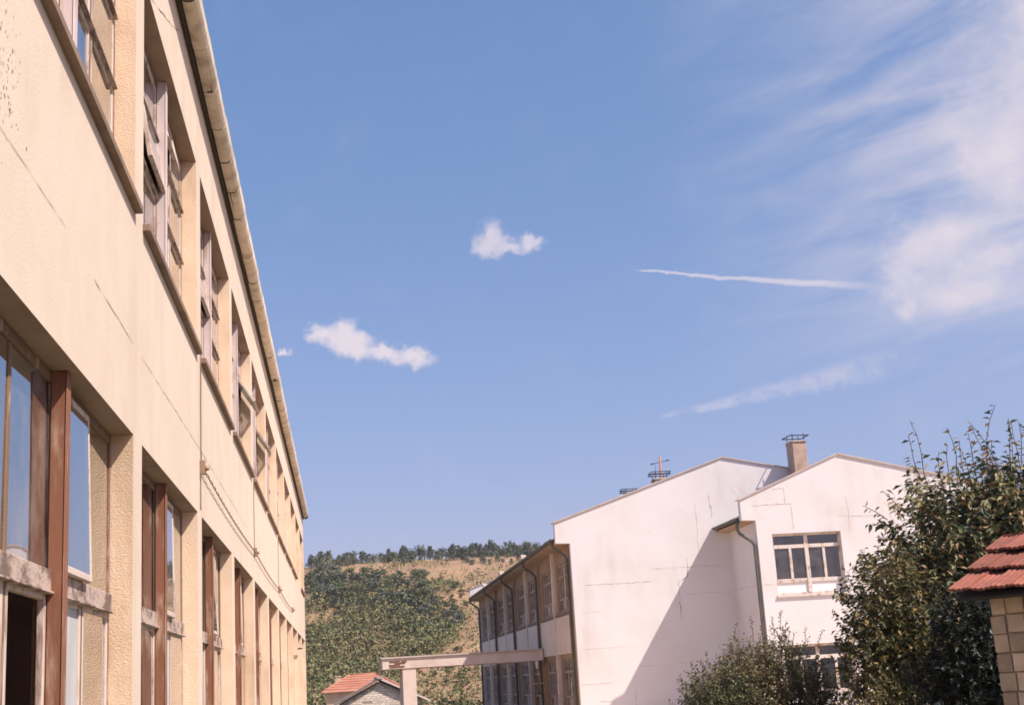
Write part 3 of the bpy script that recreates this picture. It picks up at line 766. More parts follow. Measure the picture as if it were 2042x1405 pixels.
# ================================================================== ENTRANCE CANOPY
CY = 51.46
CN = thing('entrance_canopy', (4.4, CY + 1.5, 0), 'flat pale concrete canopy on one pier beside the white building', 'canopy')
BX(1.42, 7.47, CY, CY + 3.0, 2.22, 2.60).build('beam', M_conc, CN, bevel=0.01)
BX(1.38, 7.47, CY - 0.05, CY + 3.05, 2.604, 2.66).build('coping', M_coping, CN)
BX(2.16, 2.66, CY + 0.03, CY + 3.0, -0.2, 2.217).build('pier', M_conc, CN, bevel=0.01)
bk = BX(0, 0.20, 0, 0.03, 0, 0.055).mesh('brick', mat('exposed_brick', (0.20, 0.11, 0.085), 0.95, rand=0.3), bevel=0.004)
r = random.Random(2)
for j in range(4):
    for i in range(3):
        if r.random() < 0.25: continue
        place('brick', bk, CN, (1.66 + i * 0.19 + r.uniform(-.04, .04) + j * 0.02, CY - 0.016, 2.27 + j * 0.066 + r.uniform(-.008, .008)), Matrix.Rotation(r.uniform(-.06, .06), 3, 'Y'))
LM = thing('hanging_lamp_tube', (7.1, CY - 0.3, 2.2), 'white lamp tube hanging from the canopy end near the shaded facade', 'lamp')
b = MB(); b.tube([(7.18, CY - 0.12, 2.20), (7.2, CY - 0.12, 1.92)], 0.06, n=8); b.build('tube', M_wpanel, LM)
b = MB(); b.tube([(7.2, CY - 0.12, 1.92), (7.28, CY - 0.12, 1.42)], 0.018, n=6); b.build('stem', M_conc, LM)
BX(6.95, 7.45, CY - 0.2, CY - 0.02, 1.36, 1.42).build('bracket', M_chim, LM)

# ================================================================== HOUSES BEYOND
def tiles_on(name, m, parent, o, ux, uy, nrm, nx, ny, w, h, t):
    pass
def gable_house():
    Y = 85.0; z0 = gz(2, Y)
    H = thing('brick_gable_house', (2.2, Y + 4, z0), 'pale bare brick house gable with a low dark roof behind the canopy pier', 'house')
    ax, az_ = 2.16, 2.02; el_, er = (-0.55, 0.66), (4.95, 0.66)
    b = MB(); b.prism([(el_[0] + 0.25, z0 - 0.5), (el_[0] + 0.25, el_[1] + 0.02), (ax, az_ - 0.12), (er[0] - 0.25, er[1] + 0.02), (er[0] - 0.25, z0 - 0.5)], 'y', Y, Y + 8); b.build('wall', mat('sandy_mortar', (0.40, 0.33, 0.27), 0.95), H)
    bm_ = [BX(0, 0.29, 0, 0.02, 0, 0.125).mesh('brick', M_farbrick, bevel=0.01) for _ in range(1)][0]
    r = random.Random(4)
    for j in range(30):
        z = az_ - 0.40 - j * 0.14
        if z < -0.2: break
        hw0 = (ax - z * 0 - (el_[0] + 0.25)) if z < el_[1] - 0.2 else (az_ - 0.16 - z - 0.13) * (ax - el_[0]) / (az_ - el_[1])
        x = ax - hw0 + (0.15 if j % 2 else 0)
        while x + 0.29 < ax + hw0:
            if r.random() > 0.05: place('brick', bm_, H, (x, Y - 0.02, z), None)
            x += 0.305
    for (p, q, m) in (((el_[0] - 0.15, el_[1] - 0.10), (ax, az_), M_roofgrey), ((er[0] + 0.25, er[1] - 0.12), (ax, az_), M_conc)):
        b = MB(); b.prism([p, q, (q[0], q[1] + 0.13), (p[0], p[1] + 0.13)], 'y', Y - 0.3, Y + 8.3); b.build('roof_slope', m, H)
    BX(1.98, 2.34, Y - 0.34, Y + 8.3, az_ + 0.06, az_ + 0.20).build('ridge', M_coping, H)
gable_house()
def red_house():
    Y = 150.0; z0 = -4.0
    H = thing('red_roofed_house', (1.6, Y, z0), 'cream house with a red tiled hip roof below the hill', 'house')
    x0, x1, y0, y1 = -1.9, 5.8, Y - 3.4, Y + 4.2
    BX(x0 + 0.0, x1, y0, y1, z0, 1.30).build('wall', M_farwall, H)
    ze_, zr_ = 1.30, 3.0; e = 0.55
    A = [(x0 - e, y0 - e, ze_), (x1 + e, y0 - e, ze_), (x1 + e, y1 + e, ze_), (x0 - e, y1 + e, ze_)]
    r0, r1 = (0.6, Y + 0.4, zr_), (3.4, Y + 0.4, zr_)
    b = MB(); b.face([A[0], A[1], r1, r0]); b.face([A[1], A[2], r1]); b.face([A[2], A[3], r0, r1]); b.face([A[3], A[0], r0]); b.face([A[3], A[2], A[1], A[0]])
    rf = b.build('roof', M_redroof, H)
    for p, q in ((A[0], r0), (A[1], r1), (r0, r1)):
        b = MB(); b.tube([p, q], 0.10, n=6); b.build('ridge_cap', M_redroof, rf)
    for j in range(1, 7):                     # tile courses
        t = j / 7
        pa = [A[0][k] + (r0[k] - A[0][k]) * t for k in range(3)]; pb = [A[1][k] + (r1[k] - A[1][k]) * t for k in range(3)]
        b = MB(); b.box(pa[0], pb[0], pa[1] - 0.02, pa[1] + 0.2, pa[2] + 0.01, pa[2] + 0.06); b.build('tile_course', M_redroof, rf)
    b = MB(); b.box(-0.9, -0.35, Y - 1.3, Y - 0.7, 1.5, 2.85); b.box(-0.96, -0.29, Y - 1.36, Y - 0.64, 2.85, 2.95); b.build('chimney', M_farwall, rf)
    b = MB(); b.tube([(-0.35, y0 - 0.12, z0), (-0.35, y0 - 0.12, 1.25)], 0.06, n=6); b.build('downpipe', M_conc, H)
    for xw in (0.8, 3.2):
        w_ = BX(xw, xw + 1.0, y0 - 0.04, y0 + 0.1, -0.6, 0.7).build('window', M_paint, H)
        BX(xw + 0.08, xw + 0.92, y0 - 0.06, y0 - 0.045, -0.5, 0.62).build('pane', Mrg, w_)
red_house()

# ================================================================== BLOCK HUT WITH RED TILES
nrm = Vector((-0.77, -0.64, 0)).normalized(); edir = Vector((-nrm.y, nrm.x, 0))
if edir.x < 0: edir = -edir
back = -nrm
C0 = Vector((6.90, 14.0, 0))
HB = thing('block_hut', tuple(C0 + edir * 1.5 + back * 1.2), 'small block hut with a red tiled roof at the right edge', 'hut')
Rm = Matrix((edir, back, Vector((0, 0, 1)))).transposed()       # local x along the eave, y to the back, z up
def hutloc(u, v, z): return tuple(C0 + edir * u + back * v + Vector((0, 0, z)))
HW, HD, HZ = 3.0, 2.6, 2.2
b = MB(); b.box(0.012, HW, 0.02, HD, 0, HZ)
tp = 0.44
hm = b.mesh('wall', M_mortar); wl = place('wall', hm, HB, hutloc(0, 0, 0), Rm)
b = MB(); b.prism([(0.03, HZ + 0.002), (HD / 2, HZ + tp * HD / 2 - 0.03), (HD - 0.01, HZ + 0.002)], 'x', 0.015, 0.2); place('gable_end', b.mesh('gable_end', M_mortar), HB, hutloc(0, 0, 0), Rm)
bls = [BX(0, w, 0, 0.03, 0, 0.185).mesh('block', M_block, bevel=0.008) for w in (0.155, 0.175, 0.19)]
r = random.Random(6)
for j in range(11):
    z = 0.008 + j * 0.199; u = r.uniform(0, 0.02); first = True
    while u < HW - 0.1:
        i = r.randint(0, 2); w = (0.155, 0.175, 0.19)[i]
        if first and j % 2: i, w = 0, 0.155
        first = False
        place('block', bls[i], HB, hutloc(u, -0.010 + r.uniform(-0.010, 0.008), z + r.uniform(-0.006, 0.006)), Rm @ Matrix.Rotation(r.uniform(-0.03, 0.03), 3, 'Z') @ Matrix.Rotation(r.uniform(-0.02, 0.02), 3, 'Y'))
        u += w + r.uniform(0.012, 0.02)
# tiles
def tile_mesh():
    b = MB(); W, L, n = 0.235, 0.64, 16
    def zf(x): return 0.011 * abs(math.cos(PI * x / (W / 4))) + 0.006 * math.cos(2 * PI * x / W)
    rows = []
    for (yy, dz) in ((0.0, 0.026), (0.0, 0.0), (L, 0.0), (L, 0.026)):
        rows.append([(W * i / n, yy, zf(W * i / n) + dz) for i in range(n + 1)])
    top0, bot0, bot1, top1 = rows
    for i in range(n):
        b.face([top0[i], top0[i + 1], top1[i + 1], top1[i]]); b.face([bot0[i], bot1[i], bot1[i + 1], bot0[i + 1]])
        b.face([top0[i], bot0[i], bot0[i + 1], top0[i + 1]]); b.face([top1[i], top1[i + 1], bot1[i + 1], bot1[i]])
    b.face([top0[0], top1[0], bot1[0], bot0[0]]); b.face([top0[n], bot0[n], bot1[n], top1[n]])
    return b.mesh('tile', M_tile, fix=False)
tme = tile_mesh()
pit = math.atan(tp)
NC = 3
rs = random.Random(9)
b = MB(); b.prism([(-0.27, HZ - 0.02 - 0.27 * tp * 0 + 0.0), (HD / 2, HZ + tp * (HD / 2 + 0.27) - 0.02), (HD + 0.27, HZ - 0.02), (HD + 0.25, HZ - 0.045), (HD / 2, HZ + tp * (HD / 2 + 0.27) - 0.05), (-0.25, HZ - 0.045)], 'x', -0.24, HW + 0.2)
rf = place('roof', b.mesh('roof', M_dark), HB, hutloc(0, 0, 0), Rm)
for side in (0, 1):
    for c in range(NC):
        for i in range(15):
            u = -0.28 + i * 0.236
            s = -0.31 + c * 0.52
            z = HZ + 0.02 + (s + 0.27) * tp + 0.055
            if side == 0:
                rot = Rm @ Matrix.Rotation(pit - 0.11 + rs.uniform(-0.015, 0.015), 3, 'X') @ Matrix.Rotation(rs.uniform(-0.03, 0.03), 3, 'Z')
                place('tile', tme, rf, hutloc(u, s + rs.uniform(-0.02, 0.015), z + rs.uniform(-0.008, 0.008)), rot)
            else:
                rot = Rm @ Matrix.Rotation(PI, 3, 'Z') @ Matrix.Rotation(pit - 0.12, 3, 'X')
                place('tile', tme, rf, hutloc(u + 0.236, HD - s, z), rot)

# ================================================================== PLANTS
def leaf(b, p, dirv, nor, L, W):
    """one folded leaf: four corners, two faces"""
    d = dirv.normalized(); s = d.cross(nor)
    s = s.normalized() if s.length > 1e-6 else d.orthogonal().normalized()
    n = s.cross(d)
    m = p + d * L * 0.5
    k = len(b[0])
    b[0].extend([tuple(p), tuple(m + s * W * 0.5 + n * W * 0.18), tuple(p + d * L - n * L * 0.10), tuple(m - s * W * 0.5 + n * W * 0.18)])
    b[1].extend([(k, k + 1, k + 2), (k, k + 2, k + 3)])
def finish_leaves(name, b, m, parent, loc=None):
    me = bpy.data.meshes.new(name); me.from_pydata(b[0], [], b[1]); me.materials.append(m); me.update()
    return place(name, me, parent) if loc is None else me
def rv(r): 
    while True:
        v = Vector((r.uniform(-1, 1), r.uniform(-1, 1), r.uniform(-1, 1)))
        if 0.05 < v.length < 1: return v.normalized()
def leafy(name, label, cat, base, blobsl, twigs, per, tl, L, W, m, seed, limbs, sprouts=(), up=0.5, droop=0.35, shell=0.45, group=None):
    r = random.Random(seed)
    T = thing(name, base, label, cat, group)
    lv = ([], []); tw = MB(); B = Vector(base)
    wsum = sum(q[3] * q[4] * q[5] ** 0.5 for q in blobsl)
    for (cx, cy, cz, rx, ry, rz_) in blobsl:
        nT = int(twigs * rx * ry * rz_ ** 0.5 / wsum)
        for i in range(nT):
            u = rv(r); rad = shell + (1 - shell) * r.random() ** 0.6
            p = Vector((cx + u.x * rx * rad, cy + u.y * ry * rad, cz + u.z * rz_ * rad))
            d = (u * 0.8 + Vector((0, 0, up)) + rv(r) * 0.6).normalized()
            twig(r, lv, tw, p, d, tl * r.uniform(0.6, 1.3), per, L, W, droop)
    for (x, y, z, dx, dz, ln, n) in sprouts:
        twig(r, lv, tw, Vector((x, y, z)), Vector((dx, 0.05, dz)).normalized(), ln * (1.15 if L > 0.1 else 0.75), n if L > 0.1 else n * 2, L * 0.9, W * 0.9, droop, 0.010 if L > 0.1 else 0.004)
    tr = MB()
    for pts, r0, r1 in limbs: tr.tube(pts, r0, r1, 7)
    tr.build('trunk', M_bark, T); 
    c = finish_leaves('crown', lv, m, T)
    t_ = tw.build('twigs', M_bark, T, fix=False); tag(t_, kind='stuff')
    return T
def twig(r, lv, tw, p, d, ln, per, L, W, droop, rad=0.003):
    pts = []; q = p.copy(); dd = d.copy(); n = 4
    for i in range(n + 1):
        pts.append(q.copy()); q = q + dd * ln / n; dd = (dd + rv(r) * 0.22).normalized()
    tw.tube(pts, rad, rad * 0.5, 3, cap=False)
    for i in range(per):
        t = (i + 0.3 + r.random() * 0.6) / per * n; a = min(int(t), n - 1); f = t - a
        o = pts[a].lerp(pts[a + 1], f)
        side = rv(r); side = (side - d * side.dot(d))
        ld = (side.normalized() * 0.8 + d * 0.5 + Vector((0, 0, -droop)) + rv(r) * 0.3).normalized()
        nor = (Vector((0, 0, 1)) + rv(r) * 0.7).normalized()
        s = r.uniform(0.65, 1.2)
        leaf(lv, o, ld, nor, L * s, W * s)
M_pear = leafmat('pear_leaf', [(0.0, (0.018, 0.036, 0.026)), (0.30, (0.040, 0.066, 0.036)), (0.50, (0.12, 0.13, 0.06)), (0.74, (0.26, 0.23, 0.11)), (0.92, (0.36, 0.27, 0.14)), (1.0, (0.40, 0.18, 0.10))], 0.3, 0.55, 0.18)
M_dusk = leafmat('shade_toned_leaf', [(0.0, (0.010, 0.024, 0.022)), (0.7, (0.022, 0.042, 0.034)), (1.0, (0.07, 0.08, 0.05))], 0.4, 0.5, 0.05)  # leaf colour darkened to stand for the shade at the tree base
M_lobe = leafmat('yellowing_leaf', [(0.0, (0.045, 0.06, 0.03)), (0.4, (0.09, 0.098, 0.042)), (0.75, (0.20, 0.16, 0.065)), (1.0, (0.42, 0.30, 0.12))], 0.3, 0.55, 0.2)
M_shrub = leafmat('small_shrub_leaf', [(0.0, (0.07, 0.095, 0.05)), (0.5, (0.14, 0.155, 0.075)), (0.85, (0.25, 0.22, 0.10)), (1.0, (0.38, 0.28, 0.12))], 0.4, 0.45, 0.2)
M_shrub2 = leafmat('brownish_shrub_leaf', [(0.0, (0.09, 0.10, 0.055)), (0.5, (0.17, 0.16, 0.085)), (0.85, (0.30, 0.22, 0.11)), (1.0, (0.44, 0.28, 0.14))], 0.4, 0.45, 0.2)
# pear tree behind the hut
leafy('pear_tree', 'dark glossy leaved tree rising behind the block hut', 'tree', (9.7, 19.3, 0.0),
      [(9.5, 19.2, 2.95, 1.2, 1.1, 0.95), (8.75, 19.0, 3.25, 0.75, 0.7, 0.85), (10.4, 19.4, 3.2, 1.2, 1.1, 0.95), (9.0, 18.9, 2.1, 1.2, 0.9, 1.0), (10.0, 19.2, 1.4, 1.6, 1.1, 1.3), (9.85, 19.3, 3.75, 0.6, 0.6, 0.5), (8.3, 19.0, 2.65, 0.55, 0.6, 0.6), (8.5, 18.9, 1.0, 1.2, 0.9, 1.0)],
      3000, 9, 0.40, 0.14, 0.062, M_pear, 21,
      [([(9.7, 19.3, 0), (9.65, 19.3, 0.9), (9.6, 19.25, 1.7)], 0.13, 0.10), ([(9.6, 19.25, 1.6), (9.2, 19.15, 2.5), (8.8, 19.05, 3.5)], 0.08, 0.02), ([(9.6, 19.25, 1.6), (9.9, 19.3, 2.6), (9.9, 19.3, 4.2)], 0.08, 0.02), ([(9.65, 19.3, 1.3), (10.3, 19.4, 2.4), (10.7, 19.5, 3.9)], 0.08, 0.02), ([(9.6, 19.3, 1.2), (8.9, 18.95, 1.8), (8.3, 18.9, 2.5)], 0.06, 0.015)],
      [(8.62, 18.9, 4.0, -0.1, 1, 0.9, 9), (8.55, 18.9, 4.1, -0.35, 1, 0.62, 6), (9.15, 19, 4.0, 0.0, 1, 0.85, 12), (9.0, 19, 3.9, 0.1, 1, 0.7, 10), (9.55, 19.2, 4.1, -0.05, 1, 0.65, 11), (9.75, 19.2, 4.2, 0.05, 1, 0.95, 16), (9.9, 19.2, 4.2, -0.1, 1, 0.8, 14), (10.1, 19.2, 4.2, 0.15, 1, 0.75, 14), (10.3, 19.2, 4.2, 0.02, 1, 0.7, 14), (9.35, 19, 4.0, 0.05, 1, 0.5, 10), (7.9, 18.8, 3.55, -0.6, 0.5, 0.35, 8), (8.1, 18.8, 3.7, -0.5, 0.9, 0.3, 7), (10.5, 19.3, 4.3, 0.1, 1, 0.7, 14), (9.8, 19.1, 4.3, -0.3, 0.9, 0.6, 12), (10.0, 19.0, 3.9, 0.1, 1, 0.9, 12), (10.2, 19.0, 4.0, -0.15, 1, 0.85, 12), (9.3, 19.0, 3.8, -0.1, 1, 0.8, 9), (8.85, 18.9, 3.8, 0.08, 1, 0.65, 9), (10.6, 19.0, 4.0, 0.0, 1, 0.9, 12), (9.65, 19.0, 3.9, 0.2, 1, 0.7, 9)],
      up=0.45, droop=0.45, shell=0.2)
leafy('shade_toned_bush', 'dense bush with shade put into its dark leaf colour, between the tree and the block hut wall', 'bush', (8.15, 17.0, 0.0),
      [(8.15, 17.0, 1.75, 0.55, 0.45, 0.75), (8.05, 17.0, 0.9, 0.75, 0.5, 0.9), (8.6, 17.2, 1.4, 0.6, 0.5, 1.0)], 1500, 8, 0.26, 0.085, 0.045, M_dusk, 35,
      [([(8.15, 17.0, 0), (8.1, 17.0, 0.9), (8.15, 17.0, 1.9)], 0.04, 0.01), ([(8.2, 17.0, 0.2), (8.5, 17.1, 1.0), (8.6, 17.1, 1.8)], 0.03, 0.01)], up=0.5, shell=0.2)
leafy('yellowing_bush', 'yellowish green bush in front of the wing wall, left of the dark tree', 'bush', (7.6, 18.3, 0.0),
      [(7.45, 18.2, 2.35, 0.50, 0.5, 0.62), (7.75, 18.3, 1.9, 0.65, 0.55, 0.85), (7.2, 18.1, 1.7, 0.5, 0.5, 0.6), (7.65, 18.2, 1.0, 0.9, 0.6, 0.9)],
      1500, 8, 0.26, 0.09, 0.045, M_lobe, 33,
      [([(7.6, 18.3, 0), (7.55, 18.3, 1.0), (7.4, 18.2, 2.2)], 0.05, 0.012), ([(7.6, 18.3, 0.4), (7.85, 18.3, 1.2), (7.9, 18.3, 2.1)], 0.04, 0.01)],
      [(7.3, 18.0, 2.75, -0.2, 1, 0.3, 8), (7.55, 18.0, 2.8, 0.1, 1, 0.32, 8), (7.05, 18.0, 2.2, -0.6, 0.8, 0.35, 9)], up=0.6, shell=0.25)
for (nm, lab, base, bl, n, m, seed, sp) in (
    ('grey_green_shrub', 'small leaved grey green shrub before the shaded gable wall', (5.35, 19.6, 0), [(5.4, 19.6, 1.25, 0.52, 0.5, 0.52), (5.25, 19.6, 0.75, 0.6, 0.5, 0.6)], 620, M_shrub, 41, [(5.25, 19.5, 1.6, -0.3, 1, 0.35, 10), (5.5, 19.5, 1.6, 0, 1, 0.4, 10)]),
    ('brown_green_shrub', 'taller brownish shrub in front of the wing downpipe', (5.95, 20.0, 0), [(5.95, 20.0, 1.6, 0.40, 0.4, 0.5), (5.95, 20.0, 0.95, 0.55, 0.5, 0.7)], 620, M_shrub2, 42, [(5.8, 19.9, 1.9, -0.2, 1, 0.45, 12), (6.05, 19.9, 2.0, 0.0, 1, 0.45, 12), (6.2, 19.9, 1.8, 0.2, 1, 0.5, 10)]),
    ('olive_shrub', 'loose olive shrub below the wing window', (6.75, 20.2, 0), [(6.65, 20.2, 1.35, 0.55, 0.45, 0.62), (6.9, 20.2, 0.85, 0.75, 0.5, 0.7), (6.55, 20.2, 1.9, 0.22, 0.25, 0.35)], 820, M_shrub2, 43, [(6.45, 20.1, 2.0, -0.05, 1, 0.42, 14), (6.55, 20.1, 2.1, 0.05, 1, 0.4, 14), (6.9, 20.1, 1.8, 0.1, 1, 0.45, 9), (6.3, 20.1, 1.6, -0.5, 1, 0.8, 9), (7.1, 20.1, 1.8, 0.2, 1, 0.4, 9)]),
    ('bright_low_shrub', 'low pale leaved shrub at the foot of the dark tree', (7.4, 17.4, 0), [(7.4, 17.4, 0.9, 0.7, 0.45, 0.62), (7.0, 17.4, 0.7, 0.5, 0.4, 0.55)], 520, M_lobe, 44, ())):
    bl = [(q[0], q[1], q[2] * 0.9, q[3] * 1.05, q[4], q[5] * 0.9) for q in bl]
    leafy(nm, lab, 'shrub', base, bl, int(n * 1.7), 10, 0.24, 0.050, 0.030, m, seed, [([base, (base[0] + 0.05, base[1], 0.8), (base[0] - 0.05, base[1], 1.6)], 0.025, 0.006), ([base, (base[0] + 0.2, base[1], 0.7), (base[0] + 0.3, base[1], 1.3)], 0.02, 0.006)], sp, up=0.8, droop=0.1, shell=0.15)

# ------------------------------------------------------------------ hillside trees
def crown_mesh(name, kind, seed, m, nl=34, ls=1.0):
    """small far tree: a tuft of many leaf-clump faces about a tapered trunk; unit height about 1"""
    r = random.Random(seed); lv = ([], [])
    if kind == 'pine': sp = [(0, 0, 0.22 + 0.11 * i, 0.30 * (1 - i / 8) + 0.05) for i in range(7)]
    else: sp = [(r.uniform(-0.22, 0.22), r.uniform(-0.22, 0.22), r.uniform(0.28, 0.72), r.uniform(0.16, 0.30)) for _ in range(7)]
    for (x, y, z, s) in sp:
        for i in range(nl):
            u = rv(r); p = Vector((x, y, z)) + Vector((u.x, u.y, u.z * 0.75)) * s * r.uniform(0.55, 1.08)
            leaf(lv, p, (rv(r) + Vector((0, 0, 0.2))).normalized(), u, r.uniform(0.09, 0.17) * ls, r.uniform(0.07, 0.12) * ls)
    b = MB(); b.tube([(0, 0, -0.06), (0.01, 0, 0.3), (0, 0, 0.6)], 0.035, 0.012, 5)
    me = bpy.data.meshes.new(name); me.from_pydata(lv[0], [], lv[1]); me.materials.append(m); me.update()
    return me, b.mesh('trunk', M_bark)
M_fir = leafmat('far_conifer', [(0.0, (0.075, 0.092, 0.075)), (0.6, (0.105, 0.125, 0.092)), (1.0, (0.16, 0.165, 0.115))], 0.2, 0.7, 0.0)
M_dec = leafmat('far_green_tree', [(0.0, (0.070, 0.092, 0.048)), (0.6, (0.11, 0.13, 0.062)), (1.0, (0.19, 0.18, 0.085))], 0.2, 0.7, 0.0)
M_oli = leafmat('far_olive_bush', [(0.0, (0.10, 0.12, 0.05)), (0.6, (0.165, 0.165, 0.072)), (1.0, (0.27, 0.205, 0.105))], 0.2, 0.7, 0.0)
M_vgr = leafmat('valley_bush', [(0.0, (0.045, 0.065, 0.03)), (0.6, (0.08, 0.10, 0.04)), (1.0, (0.15, 0.16, 0.06))], 0.2, 0.7, 0.0)
fir = [crown_mesh('crown', 'pine', 100 + i, M_fir) for i in range(4)] + [crown_mesh('crown', 'round', 150 + i, M_fir) for i in range(3)]
dec = [crown_mesh('crown', 'round', 200 + i, M_dec) for i in range(5)]
oli = [crown_mesh('crown', 'round', 300 + i, M_oli) for i in range(5)]
vgr = [crown_mesh('crown', 'round', 400 + i, M_vgr, 160, 0.45) for i in range(4)]
